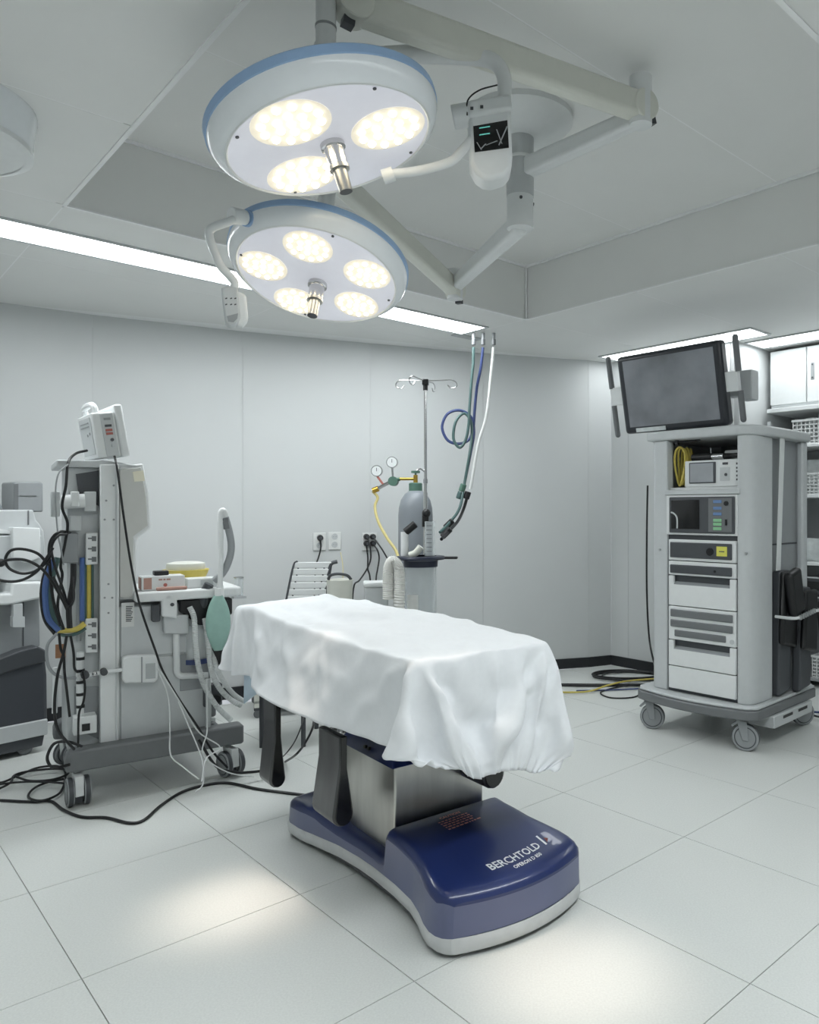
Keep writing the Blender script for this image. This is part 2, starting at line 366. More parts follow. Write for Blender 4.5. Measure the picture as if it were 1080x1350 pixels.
led_me = MB().lathe([(.0125, 0), (.011, .006), (.006, .0095), (0, .0105)], n=10).mesh('led_lens'); led_me.materials.append(M_LED)
def on_plane(px, py, C, n):
    d = Vector(((px - CX) / F, 1, (HY - py) / F)); O = Vector((0, 0, H)); return O + d * ((C - O).dot(n) / d.dot(n))
def surgical_lamp(label, C, n, clusters, cr, handle_px, aim, name='surgical_lamp'):
    n = Vector(n).normalized(); q = n.to_track_quat('Z', 'Y')
    t = bpy.data.objects.new(name, None); COL.objects.link(t); t.location = C; t.empty_display_size = .1
    tag(t, label, 'surgical lamp', 'surgical lamps')
    hd = bpy.data.objects.new('lamp_head', None); COL.objects.link(hd); hd.parent = t; hd.rotation_mode = 'QUATERNION'; hd.rotation_quaternion = q
    hm = MB().lathe([(.262, 0), (.268, .002), (.276, -.004), (.288, -.016), (.296, -.034), (.297, -.046)], n=72).mesh('lamp_head'); hm.materials.append(M_LAMP)
    COL.objects.unlink(hd); bpy.data.objects.remove(hd)
    hd = link('lamp_head', hm, t); hd.rotation_mode = 'QUATERNION'; hd.rotation_quaternion = q
    def hp(mb, nm, m, sm=35): return mb.build(nm, m, hd, smooth=sm)
    hp(MB().lathe([(.297, -.046), (.300, -.048), (.300, -.068), (.296, -.072)], n=72), 'blue_band', M_LBLUE)
    hp(MB().lathe([(.296, -.072), (.27, -.088), (.16, -.125), (.06, -.15), (0, -.155)], n=72), 'back_shell', M_LAMP)
    hp(MB().lathe([(0, -.001), (.2, -.001), (.262, 0)], n=72), 'front_glass', M_FACE)
    hp(MB().lathe([(.259, .0005), (.262, .004), (.266, .0035), (.268, .001)], n=72), 'glass_ring', M_WHITE)
    qi = q.inverted()
    for px, py in clusters:
        p = qi @ (on_plane(px, py, C, n) - C); 
        base = hp(MB().lathe([(0, .0012), (cr, .0012), (cr, 0)], (p.x, p.y, 0), n=40), 'led_cluster', M_LEDBASE)
        rings = [(0, 1, 0), (cr * .36, 6, 0), (cr * .74, 12, .26)]
        for rr, k, ph in rings:
            for i in range(k):
                a = ph + 2 * math.pi * i / k; o = link('led_lens', led_me, base); o.scale = [cr * .108 / .0125] * 3; o.location = (p.x + rr * math.cos(a), p.y + rr * math.sin(a), .001)
    for i in range(4):
        a = .95 + i * math.pi / 2; hp(MB().cyl((.248 * math.cos(a), .248 * math.sin(a), 0), (.248 * math.cos(a), .248 * math.sin(a), .003), .0045, n=8), 'screw', M_DGREY)
    p = qi @ (on_plane(*handle_px, C, n) - C)
    h = hp(MB().lathe([(0, .0), (.032, 0), (.032, .012), (.026, .014), (.024, .062), (.0, .062)], (p.x, p.y, 0), n=24), 'handle', M_CHROME)
    MB().lathe([(.0, .06), (.0265, .06), (.0265, .07), (.0, .07)], (p.x, p.y, 0), n=24).build('handle_collar', M_STEEL, h)
    MB().lathe([(.0, .07), (.0185, .07), (.0175, .128), (.0, .128)], (p.x, p.y, 0), n=24).build('handle_grip', M_STEEL, h)
    MB().lathe([(.0, .128), (.0165, .128), (.0165, .1285), (.0, .1285)], (p.x, p.y, 0), n=24).build('handle_end', M_DGREY, h)
    L = bpy.data.lights.new('beam', 'SPOT'); L.energy = SPOT; L.color = (1, .86, .74); L.spot_size = math.radians(17); L.spot_blend = 1.0; L.shadow_soft_size = .12
    lo = bpy.data.objects.new('beam', L); COL.objects.link(lo); lo.parent = t; lo.location = n * .03; lo.rotation_mode = 'QUATERNION'; lo.rotation_quaternion = (Vector(aim) - C).to_track_quat('-Z', 'Y')
    return t, q
def LT(t, *ps): return [Vector(p) - t.location for p in ps]
# upper lamp, three clusters
C1 = Vector((-.512, 1.95, 2.168))
lamp1, q1 = surgical_lamp('upper surgical lamp with three round led clusters and chrome handle', C1, (.28, .02, -.96), [(384, 163), (512, 170), (400, 231)], .098, (438, 190), (.12, 1.96, 0))
def stem(t, a, b, r, nm, m): x = LT(t, a, b); return MB().cyl(x[0], x[1], r, n=24).build(nm, m, t)
e1 = Vector((.376, 2.5, 2.56)); j1 = DP(466, 6, 1.98)
hub1 = MC + Vector((0, 0, -.2))
x = LT(lamp1, hub1 + Vector((0, 0, 0.0)), e1 + Vector((0, 0, -.03)))
MB().beam(x[0], x[1], .06, .07, .055, .06).build('extension_arm', M_WHITE, lamp1, bevel=.014, seg=3)
x = LT(lamp1, e1 + Vector((0, 0, -.06)), e1 + Vector((0, 0, .1)))
MB().cyl(x[0], x[1], .038, n=24).build('elbow_spindle', M_WHITE, lamp1)
arm_d = (j1 - e1); perp = arm_d.cross(Vector((0, 0, 1))).normalized()
x = LT(lamp1, e1, j1)
arm = MB().beam(x[0], x[1], .062, .088, .062, .088).build('spring_arm', M_WHITE2, lamp1, bevel=.016, seg=3)
for e, m in ((x[0], M_WHITE2), (x[1], M_WHITE2)): MB().cyl(e - perp * .036, e + perp * .036, .05, n=28).build('arm_joint', m, lamp1, bevel=.004)
dn = -arm_d.normalized()
MB().beam(x[0] + dn * .03 + Vector((0, 0, -.04)), x[0] + dn * .055 + Vector((0, 0, -.033)), .03, .022).build('arm_end_cap', M_DGREY, lamp1)
MB().beam(x[1] - dn * .03 + Vector((0, 0, -.05)), x[1] - dn * .0 + Vector((0, 0, -.055)), .03, .022).build('arm_end_cap', M_DGREY, lamp1)
top1 = Vector((-.525, 1.95, 2.56)); bk1 = C1 - Vector((.28, .02, -.96)).normalized() * .14
x = LT(lamp1, j1, top1); MB().tube([x[0], (x[0] + x[1]) / 2 + Vector((0, 0, .01)), x[1]], .03, n=16, sub=4).build('arm_link', M_WHITE2, lamp1)
x = LT(lamp1, top1 + Vector((0, 0, .03)), Vector((-.525, 1.95, 2.42)), bk1); st = MB().cyl(x[0], x[1], .026, n=24).cyl(x[1], x[2], .03, n=24).build('drop_tube', M_WHITE, lamp1)
x = LT(lamp1, Vector((-.525, 1.95, 2.47))); MB().cyl(x[0], x[0] + Vector((0, 0, .006)), .0275, n=24).build('tube_seam', M_GREY, lamp1)
# bail of the upper lamp with its display box
yk = [DP(478, 78, 2.05), DP(540, 72, 2.14), DP(610, 74, 2.17), DP(648, 80, 2.17), DP(664, 100, 2.17), DP(665, 132, 2.17)]
MB().tube(LT(lamp1, *yk), lambda s: .026 - .006 * s, n=14).build('bail_tube', M_WHITE, lamp1)
yk = [DP(511, 230, 2.1), DP(552, 225, 2.13), DP(592, 214, 2.13), DP(610, 198, 2.13), DP(632, 172, 2.15)]
MB().tube(LT(lamp1, *yk), .013, n=12).build('bail_tube', M_WHITE, lamp1)
x = LT(lamp1, DP(505, 228, 2.1), DP(519, 229, 2.1)); MB().cyl(x[0] - Vector((0, 0, .012)), x[1], .02, n=16).build('pivot_knob', M_WHITE, lamp1)
x = LT(lamp1, DP(597, 155, 2.15), DP(625, 150, 2.15)); MB().cyl(x[0], x[1], .033, n=22).build('side_knob', M_WHITE, lamp1, bevel=.004)
Bx = Fr(DP(650, 180, 2.13).x, 2.13, 6)
bl = bpy.data.objects.new('control_box', None)
def in_box(px, py, v=0.0): P = Bx.onv(px, py, v); return P
bp = [in_box(*p) for p in ((617, 137), (673, 128), (676, 205), (675, 222), (666, 231), (650, 236), (638, 235), (628, 228), (620, 214))]
me = MB().prism([(p.x, p.z) for p in bp], 0, .085, 'xz')
ME = Matrix.Translation(Vector((Bx.x, Bx.y, 0)) - lamp1.location) @ Matrix.Rotation(Bx.a, 4, 'Z')
me.v = [ME @ p for p in me.v]
cbx = me.build('control_box', M_WHITE, lamp1, bevel=.012, seg=3)
def box_part(pts, v0, v1, nm, m, bev=0.0):
    mb = MB().prism([(in_box(*p).x, in_box(*p).z) for p in pts], v0, v1, 'xz'); mb.v = [ME @ p for p in mb.v]; return mb.build(nm, m, cbx, bevel=bev)
box_part([(616, 134), (673, 125), (676, 146), (618, 156)], -.012, .095, 'box_top', M_WHITE, .01)
box_part([(624, 167), (669, 159), (671, 195), (626, 201)], -.003, .0, 'display', M_DARKSCR)
for k, (a, b) in enumerate(((632, 169), (632, 178))): box_part([(a, b), (a + 14, b - 2.2), (a + 14, b - .8), (a, b + 1.4)], -.0038, -.003, 'display_text', mat('teal_print', (90, 170, 160), .5, emit=.3))
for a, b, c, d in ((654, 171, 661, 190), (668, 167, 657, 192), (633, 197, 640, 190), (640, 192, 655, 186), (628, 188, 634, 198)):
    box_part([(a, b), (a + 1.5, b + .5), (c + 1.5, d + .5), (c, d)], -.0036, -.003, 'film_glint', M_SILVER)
for a, b in ((620, 144), (633, 142)): box_part([(a, b), (a + 4, b), (a + 4, b + 4), (a, b + 4)], -.014, -.012, 'screw', M_DGREY)
yk = [DP(656, 112, 2.12), DP(632, 119, 2.12), DP(617, 132, 2.12), DP(616, 152, 2.12)]
MB().tube(LT(lamp1, *yk), .0022, n=6).build('wire', M_BLACK, lamp1)
# lower lamp, five clusters
C2 = Vector((-.714, 2.55, 2.007)); n2 = Vector((-.06, -.32, -.945)).normalized()
lamp2, q2 = surgical_lamp('lower surgical lamp with five round led clusters and side control box', C2, n2, [(347, 351), (406, 326), (484, 362), (470, 402), (391, 397)], .078, (419, 374), (-.9, 2.33, 0))
h2 = MC + Vector((0, 0, -.40)); e2 = DP(600, 381, 3.6); j2 = Vector((-.70, 2.75, 2.43))
x = LT(lamp2, h2 + Vector((0, 0, -.0)), e2 + Vector((0, 0, .02)))
MB().beam(x[0], x[1], .06, .075, .055, .065).build('extension_arm', M_WHITE, lamp2, bevel=.014, seg=3)
x = LT(lamp2, e2 + Vector((0, 0, -.05)), e2 + Vector((0, 0, .09))); MB().cyl(x[0], x[1], .038, n=24).build('elbow_spindle', M_WHITE, lamp2)
x = LT(lamp2, e2, j2); ad = (j2 - e2); pp = ad.cross(Vector((0, 0, 1))).normalized(); du = -ad.normalized()
MB().beam(x[0], x[1], .062, .085).build('spring_arm', M_WHITE2, lamp2, bevel=.016, seg=3)
for e in x: MB().cyl(e - pp * .036, e + pp * .036, .047, n=28).build('arm_joint', M_WHITE2, lamp2, bevel=.004)
MB().beam(x[0] + du * .03 + Vector((0, 0, -.045)), x[0] + du * .055 + Vector((0, 0, -.04)), .03, .022).build('arm_end_cap', M_DGREY, lamp2)
bk2 = C2 - n2 * .14; x = LT(lamp2, j2, Vector((-.70, 2.62, 2.36)), bk2)
MB().tube([x[0], (x[0] * .4 + x[1] * .6) + Vector((0, 0, .03)), x[1] * .5 + x[2] * .5 + Vector((0, 0, .02)), x[2]], .028, n=18).build('drop_tube', M_WHITE, lamp2)
yk = [DP(331, 289, 2.34), DP(318, 287, 2.30), DP(300, 293, 2.27), DP(279, 301, 2.25), DP(276, 312, 2.25), DP(284, 335, 2.25), DP(291, 351, 2.25), DP(301, 362, 2.26), DP(309, 372, 2.27), DP(309, 380, 2.27)]
MB().tube(LT(lamp2, *yk), .0125, n=14).build('bail_tube', M_WHITE, lamp2)
x = LT(lamp2, DP(305, 284, 2.28), DP(324, 287, 2.32)); MB().cyl(x[0], x[1], .026, .022, n=22).build('pivot_knob', M_WHITE, lamp2, bevel=.003)
x = LT(lamp2, DP(324, 287, 2.32), DP(338, 293, 2.37)); MB().cyl(x[0], x[1], .027, .02, n=22).build('pivot_bracket', M_LBLUE, lamp2, bevel=.003)
B2 = Fr(DP(308, 400, 2.26).x, 2.26, 22)
def box2(pts, v0, v1, nm, m, par, bev=0.0):
    mb = MB().prism([(B2.onv(*p).x, B2.onv(*p).z) for p in pts], v0, v1, 'xz')
    mm = Matrix.Translation(Vector((B2.x, B2.y, 0)) - lamp2.location) @ Matrix.Rotation(B2.a, 4, 'Z'); mb.v = [mm @ p for p in mb.v]; return mb.build(nm, m, par, bevel=bev, seg=3)
cb2 = box2([(291, 379), (313, 375), (317, 416), (312, 426), (302, 429), (297, 424)], 0, .05, 'control_box', M_LGREY, lamp2, .006)
box2([(313, 379), (325, 385), (328, 418), (320, 427), (312, 428), (308, 400)], .03, .075, 'box_back', M_WHITE, cb2, .008)
for b in (393, 401):
    for a in (297, 303.5, 309): box2([(a, b), (a + 2.6, b - .6), (a + 2.6, b + .9), (a, b + 1.5)], -.0015, 0, 'button_mark', M_INK, cb2)
box2([(299, 417), (314, 413), (313, 420), (308, 425), (301, 424)], -.0015, .0, 'sensor_window', M_GREY, cb2)

# ------------------------------------------------------------------ operating table
T = Fr(-.233, 2.024, 40)
tab = thing('operating_table', 'operating table with navy blue base and steel column under the white sheet', 'operating table', (T.x, T.y, 0), T.a)
BW = .53
def interp(tbl, x):
    if x <= tbl[0][0]: return tbl[0][1]
    for (a, b), (c, d) in zip(tbl, tbl[1:]):
        if x <= c: s = (x - a) / (c - a); return b + (d - b) * s
    return tbl[-1][1]
ZT = [(0, .15), (.004, .158), (.012, .167), (.03, .176), (.06, .183), (.15, .2), (.28, .216), (.37, .222), (.378, .219), (.384, .208), (.392, .135), (.40, .126), (.42, .123), (.66, .123), (.70, .126), (.74, .138), (.78, .146), (.84, .147), (.95, .141), (.972, .134), (.982, .122), (.988, .105)]
UL = [(0, .03), (.004, .02), (.012, .009), (.03, .001), (.06, 0), (.10, .006), (.15, .021), (.22, .036), (.32, .043), (.55, .042), (.68, .034), (.8, .012), (.88, .0), (.95, -.004), (.972, .002), (.982, .012), (.988, .03)]
ZB = [(0, .056), (.06, .056), (.2, .07), (.45, .078), (.7, .07), (.85, .056), (1, .056)]
BL = .06                                     # rear overhang of the base
ZT, UL, ZB = [[(a + (BL if a > .72 else 0), b) for a, b in q] for q in (ZT, UL, ZB)]
WS = sorted(set([a for a, _ in ZT] + [a for a, _ in UL] + [.09, .2, .25, .45, .5, .6, .9]))
def bow(u, w):
    k = max(0, 1 - w / .34); r = 1
    s = (u - BW / 2) / (BW / 2); return -.062 * (1 - s * s) * k * k * (3 - 2 * k) + .03 * (1 - s * s) * max(0, (w - .75 - BL) / .24)
def base_z(u, w):
    return interp(ZT, w)
NU = 14
def ring_pts(w, kind):
    zt, ul, zb = interp(ZT, w), interp(UL, w), interp(ZB, w); ur = BW - ul
    sh = min(interp([(0, .008), (.03, .03), (1.02, .03), (1.048, .01)], w), (zt - zb) * .5)
    P = lambda u, z: Vector((u, w + bow(u, w), z))
    if kind == 'skirt': L = [(ul - .002, zb), (ul, zb + .02), (ul + .002, zt - sh)]
    elif kind == 'bump': L = [(ul + .004, zb - .044), (ul - .005, zb - .036), (ul - .006, zb - .004), (ul - .002, zb)]
    else:
        L = [(ul + .002, zt - sh), (ul + .005, zt - sh * .55), (ul + .012, zt - sh * .22), (ul + .022, zt - sh * .05), (ul + .034, zt)]
    left = [P(u, z) for u, z in L]; right = [P(BW - u, z) for u, z in L][::-1]
    if kind != 'cover': return left, right
    mid = [P(ul + .034 + (ur - ul - .068) * i / NU, zt) for i in range(1, NU)]
    return left, mid, right
def base_shell(kind):
    mb = MB(); rings = []
    for w_ in WS:
        r = ring_pts(w_, kind); rings.append(r)
    if kind == 'cover':
        rr = [r[0] + r[1] + r[2] for r in rings]; n = len(rr[0]); mb.add([p for r in rr for p in r], [(i * n + j, i * n + j + 1, (i + 1) * n + j + 1, (i + 1) * n + j) for i in range(len(rr) - 1) for j in range(n - 1)])
        for ri, w_ in ((0, WS[0]), (-1, WS[-1])):              # front and rear lips
            L, _, Rg = rings[ri]; grid = []
            for a, b in zip(L, Rg[::-1]):
                grid.append([Vector((a.x + (b.x - a.x) * i / NU, w_ + bow(a.x + (b.x - a.x) * i / NU, w_), a.z)) for i in range(NU + 1)])
            m = NU + 1; mb.add([p for g in grid for p in g], [(i * m + j, i * m + j + 1, (i + 1) * m + j + 1, (i + 1) * m + j) for i in range(len(grid) - 1) for j in range(NU)])
    else:
        for side in (0, 1):
            rr = [r[side] for r in rings]; n = len(rr[0]); mb.add([p for r in rr for p in r], [(i * n + j, i * n + j + 1, (i + 1) * n + j + 1, (i + 1) * n + j) for i in range(len(rr) - 1) for j in range(n - 1)])
        for ri, w_, s_ in ((0, WS[0], -1), (-1, WS[-1], 1)):
            L, Rg = rings[ri]; grid = []; off = [0, .0, 0, 0] if kind == 'skirt' else [0, .006, .006, .002]
            for k, (a, b) in enumerate(zip(L, Rg[::-1])):
                grid.append([Vector((a.x + (b.x - a.x) * i / NU, w_ + bow(a.x + (b.x - a.x) * i / NU, w_) + s_ * off[k] * min(1, 8 * min(i, NU - i) / NU), a.z)) for i in range(NU + 1)])
            m = NU + 1; mb.add([p for g in grid for p in g], [(i * m + j, i * m + j + 1, (i + 1) * m + j + 1, (i + 1) * m + j) for i in range(len(grid) - 1) for j in range(NU)])
    return mb
base = base_shell('cover').build('base_cover', M_NAVY, tab, smooth=50)
base_shell('skirt').build('base_skirt', M_SLATE, tab, smooth=50)
base_shell('bump').build('base_bumper', M_BUMP, tab, smooth=50)
up = [(interp(UL, w_) + .01, w_ + (.0 if .02 < w_ < .97 else 0)) for w_ in (.02, .1, .3, .6, .85, 1.03)]
MB().prism(up + [(BW - u, w_) for u, w_ in up[::-1]], .016, .05, 'xy').build('base_underside', M_DGREY, tab)
for u, v in ((.05, .05), (BW - .05, .05), (.04, .99), (BW - .04, .99)): MB().cyl((u, v, 0), (u, v, .02), .022, n=16).build('foot', M_GREY, tab)
MB().box(.09, .44, .405, .75, .118, .412).build('column', M_STEEL, tab, bevel=.006)
MB().box(.15, .38, .47, .68, .41, .72).build('column_head', M_DGREY, tab, bevel=.005)
MB().add([(.07, .385, .40), (.46, .385, .40), (.46, .77, .40), (.07, .77, .40), (.10, .42, .448), (.43, .42, .448), (.43, .74, .448), (.10, .74, .448)],
         [(3, 2, 1, 0), (4, 5, 6, 7), (0, 1, 5, 4), (1, 2, 6, 5), (2, 3, 7, 6), (3, 0, 4, 7)]).build('column_collar', M_NAVY, tab, bevel=.004)
for v in (.55, .575): MB().cyl((.08, v, .425), (.072, v, .427), .006, n=10).build('port', M_BLACK, tab)
for v0, v1 in ((.10, .52), (.53, 1.02), (1.03, 1.44)): MB().box(-.01, .43, v0, v1, .70, .735).build('top_frame', M_DGREY, tab, bevel=.005)
for v0, v1 in ((.09, .52), (.53, 1.02), (1.03, 1.45)): MB().box(-.02, .44, v0, v1, .735, .785).build('mattress', M_BLACK, tab, bevel=.015, seg=3)
for u in (-.022, .432): MB().box(u, u + .01, .12, 1.42, .69, .72).build('side_rail', M_STEEL, tab, bevel=.002)
# padded restraint loops hanging from the rails
def loop_pad(u, v0, v1, z0, z1, wb, wt, nm='leg_loop'):
    zc = z0 + wb
    out = [(u - wt, z1), (u - wt, z0 + .19)] + [(u - wb * math.cos(a), zc + wb * 1.05 * (-math.sin(a) if a > 0 else 0)) for a in [0, .25, .5, .8, 1.1, math.pi / 2]] + [(u + wb * math.cos(a), zc - wb * 1.05 * math.sin(a)) for a in [1.1, .8, .5, .25, 0]] + [(u + wt, z0 + .19), (u + wt, z1)]
    core = MB().prism([(p[0], p[1]) for p in out], v0, v1, 'xz').build(nm, M_VINYL, tab, bevel=.006)
    inn = [(u + (a - u) * .82, zc + (b - zc) * .93 if b < z1 - .01 else b) for a, b in out]
    MB().prism(inn, v0 - .004, v0 + .001, 'xz').build('loop_end', M_GLOSSB, core, bevel=.003)
    return core
loop_pad(-.04, .50, .66, .215, .5, .036, .013)
loop_pad(-.055, 1.0, 1.11, .2, .62, .03, .013)
lp = loop_pad(.385, .27, .41, .30, .62, .045, .018)
# lettering on the front cover
def on_cover(me, u0, w0, rot, nm, m, lift=.0012, par=base):
    me.materials.clear(); me.materials.append(m); c, s = math.cos(rot), math.sin(rot)
    for v in me.vertices:
        u, w_ = u0 + v.co.x * c - v.co.y * s, w0 + v.co.x * s + v.co.y * c
        v.co = (u, w_ + bow(u, w_), base_z(u, w_) + lift)
    return link(nm, me, par)
pl = T.loc(GP(700, 1133, .19)); 
LR = math.radians(3)
on_cover(text_mesh('BERCHTOLD', .036, 'lettering'), pl.x - .02, pl.y + .085, LR, 'lettering', M_LOGO)
on_cover(text_mesh('OPERON D 850', .017, 'lettering'), pl.x + .0, pl.y + .062, LR, 'lettering', M_LOGO)
mk = MB().prism([(-.006, -.002), (.002, -.002), (.006, .042), (-.002, .042)], 0, .0001, 'xy').mesh('logo_bar', 0)
on_cover(mk, pl.x + .108, pl.y + .09, LR, 'logo_bar', M_LOGO)
mk = MB().prism([(0, .0), (.016, .01), (.004, .02)], 0, .0001, 'xy').mesh('logo_wedge', 0)
on_cover(mk, pl.x + .118, pl.y + .094, LR, 'logo_wedge', M_RED)
pc = T.loc(GP(605, 1083, .21))
on_cover(text_mesh('CAUTION', .018, 'caution_lettering'), pc.x - .01, pc.y + .03, LR, 'caution_lettering', M_CAUT)
rnd = random.Random(3); rows = MB()
for r_ in range(5):
    x = -.07
    while x < .05 - .012 * (r_ % 2):
        l = rnd.uniform(.005, .016); rows.prism([(x, -.012 * r_), (x + l, -.012 * r_), (x + l, -.012 * r_ + .0055), (x, -.012 * r_ + .0055)], 0, .0001, 'xy'); x += l + .004
on_cover(rows.mesh('caution_lettering', 0), pc.x, pc.y + .014, LR, 'caution_lettering', M_CAUT)
# power cord of the table
def cord(label, pts, r, m, parent=None, name='cord', cat='cord', n=8, sub=7):
    mb = MB().tube(pts, r, n=n, sub=sub); o = mb.build(name, m, parent)
    if parent is None: tag(o, label, cat)
    return o

# ------------------------------------------------------------------ white sheet: draped by a small cloth solver
def drape():
    dx = .0165
    u0, u1, w0, w1 = -.295, .71, -.25, 1.70
    nu, nw = int((u1 - u0) / dx), int((w1 - w0) / dx)
    U, Wd = np.meshgrid(np.linspace(u0, u1, nu), np.linspace(w0, w1, nw), indexing='ij')
    P = np.stack([U, Wd, np.full_like(U, .90)], -1)
    rs = np.random.RandomState(4)
    P[..., 2] += .004 * rs.rand(nu, nw)
    V = np.zeros_like(P)
    a0, a1, b0, b1 = -.035, .455, .075, 1.47
    def top(u, w_):
        g = lambda cu, cw, su, sw, h: h * np.exp(-((u - cu) / su) ** 2 - ((w_ - cw) / sw) ** 2)
        return .80 + g(.2, 1.3, .26, .2, .05) + g(.3, .85, .2, .2, .035) + g(.38, .5, .18, .25, .02) + g(.02, .62, .06, .35, .012) - g(.14, .75, .05, .3, .018)
    du, dw = (u1 - u0) / (nu - 1), (w1 - w0) / (nw - 1)
    for su in (1, -1):                              # rounded corners, a little loose cloth
        for sw in (1, -1):
            c = (.44 if su > 0 else .2) if sw > 0 else .30; cu = u0 + c if su > 0 else u1 - c; cw = w0 + c if sw > 0 else w1 - c
            x = np.clip((cu - U) * su / c, 0, 1); y = np.clip((cw - Wd) * sw / c, 0, 1); k = (x > 0) & (y > 0)
            P[..., 0][k] = (cu - su * c * x * np.sqrt(1 - y * y / 2))[k]; P[..., 1][k] = (cw - sw * c * y * np.sqrt(1 - x * x / 2))[k]
    ln = lambda A, B: np.sqrt((((A - B)[..., :2]) ** 2).sum(-1)) * 1.045
    Lu = ln(P[1:], P[:-1]); Lw = ln(P[:, 1:], P[:, :-1]); D1 = ln(P[1:, 1:], P[:-1, :-1]); D2 = ln(P[1:, :-1], P[:-1, 1:])
    for k in range(26):
        f1, f2, p1, p2 = rs.uniform(2, 9), rs.uniform(2, 9), rs.uniform(0, 6.28), rs.uniform(0, 6.28)
        P[..., 2] += .009 * np.sin(f1 * 2 * U + p1 + f2 * Wd) * np.cos(f2 * 2 * Wd + p2)
    for k, f in ((0, .42), (1, .45), (2, .5), (3, .56), (4, .63), (5, .71), (6, .8), (7, .9)): Lu[:, k] *= f           # gathered elastic hem at the foot end
    def solve(A, B, L, k, wa=.5):
        d = B - A; l = np.sqrt((d * d).sum(-1)) + 1e-9; c = (k * .5 * (l - L) / l)[..., None] * d
        A += c; B -= c
    for it in range(300):
        V[..., 2] -= 1.6 / 90
        V *= .965
        if it < 60: V[..., :2] += rs.randn(nu, nw, 2) * .004
        Q = P + V / 90
        for k in range(12):
            for s in (0, 1):
                n_ = (nu - s) // 2 * 2; solve(Q[s:s + n_:2], Q[s + 1:s + n_:2], Lu[s:s + n_ - 1:2], 1)
                m_ = (nw - s) // 2 * 2; solve(Q[:, s:s + m_:2], Q[:, s + 1:s + m_:2], Lw[:, s:s + m_ - 1:2], 1)
                solve(Q[s:s + n_:2, :-1], Q[s + 1:s + n_:2, 1:], D1[s:s + n_ - 1:2], .35); solve(Q[s:s + n_:2, 1:], Q[s + 1:s + n_:2, :-1], D2[s:s + n_ - 1:2], .35)
            if k % 3 == 0:
                for s in range(4):
                    n_ = (nu - s) // 4 * 4
                    solve(Q[s:s + n_:4], Q[s + 2:s + n_:4], 2 * du, .02)
                    m_ = (nw - s) // 4 * 4
                    solve(Q[:, s:s + m_:4], Q[:, s + 2:s + m_:4], 2 * dw, .02)
            u, w_, z = Q[..., 0], Q[..., 1], Q[..., 2]
            zt = top(u, w_); r = .012
            ins = (u > a0 - r) & (u < a1 + r) & (w_ > b0 - r) & (w_ < b1 + r) & (z < zt + r) & (z > .66)
            dz = zt + r - z; dl = u - (a0 - r); dr = (a1 + r) - u; df = w_ - (b0 - r); db = (b1 + r) - w_
            D = np.stack([dz, dl, dr, df, db], -1); D[..., 0] *= .6; mn = D.argmin(-1)
            z[ins & (mn == 0)] = (zt + r)[ins & (mn == 0)]
            u[ins & (mn == 1)] = a0 - r; u[ins & (mn == 2)] = a1 + r; w_[ins & (mn == 3)] = b0 - r; w_[ins & (mn == 4)] = b1 + r
            # keep clear of the restraint loops and rails
            lo = (z < .70) & (u > -.075) & (u < .2) & (w_ > .45) & (w_ < 1.2); u[lo] = np.minimum(u[lo], -.09)
        tt = (Q[..., 2] < top(Q[..., 0], Q[..., 1]) + .014) & (Q[..., 0] > a0) & (Q[..., 0] < a1) & (Q[..., 1] > b0) & (Q[..., 1] < b1)
        Q[tt, :2] = P[tt, :2] + .3 * (Q[tt, :2] - P[tt, :2])
        V = (Q - P) * 90; P = Q.copy()
    # folds and creases of the crumpled nonwoven: ridges (start, end, width, height) in cloth coordinates
    du_ = np.gradient(P, axis=0); dw_ = np.gradient(P, axis=1); N = np.cross(du_, dw_); N /= np.linalg.norm(N, axis=-1, keepdims=True) + 1e-9
    folds = [(.30, 1.45, .06, .35, .05, .016), (.06, 1.35, -.01, .30, .035, -.012), (.42, 1.2, .18, .55, .03, .009), (.15, 1.0, .34, .35, .025, .008),
             (-.02, .10, -.26, .42, .022, .016), (-.02, .10, -.24, .12, .02, .02), (-.01, .08, .10, -.24, .022, .022), (.01, .08, .20, -.22, .02, -.012),
             (.45, .08, .22, -.20, .03, .026), (.44, .06, .34, -.25, .022, .018), (.30, .02, .14, -.15, .022, -.014), (.46, .1, .52, -.2, .02, .016),
             (.38, .3, .10, .10, .02, .006), (.20, .6, .02, .12, .018, .007), (-.06, .95, -.27, .75, .03, .012), (-.06, 1.25, -.26, 1.0, .03, .014), (-.05, .65, -.27, .55, .025, .010),
             (.05, 1.46, -.2, 1.45, .03, .02), (.2, 1.48, .1, 1.68, .03, .016), (.1, 1.2, -.04, .9, .022, .008), (.36, .75, .2, .9, .02, .006)]
    H_ = np.zeros_like(U)
    for ua, wa, ub, wb, wd, h in folds:
        t_ = ((U - ua) * (ub - ua) + (Wd - wa) * (wb - wa)) / ((ub - ua) ** 2 + (wb - wa) ** 2); tc = np.clip(t_, 0, 1)
        wob = .012 * np.sin(14 * tc + 30 * ua)
        dd = np.hypot(U - ua - (ub - ua) * tc + wob, Wd - wa - (wb - wa) * tc); k_ = wd * (.5 + .9 * tc)
        H_ += h * np.exp(-(dd / k_) ** 2) * np.clip(tc * 4 + .25, 0, 1) * np.clip((1.15 - tc) * 3, .3, 1)
    for k in range(40):                                # fine crumple
        f1, f2, p1 = rs.uniform(-22, 22), rs.uniform(-22, 22), rs.uniform(0, 6.28); H_ += .0009 * (1 - np.abs(np.sin(f1 * U + f2 * Wd + p1)) * 2)
    hem = np.clip((w0 + .085 - Wd) / .085, 0, 1); H_ += hem * .010 * np.sin(U * 150 + 3 * np.sin(U * 31)) + hem * .006 * np.sin(U * 263)
    P = P + N * H_[..., None] * np.sign(N[nu // 2, nw // 2, 2])
    return P
P = drape(); nu, nw = P.shape[:2]
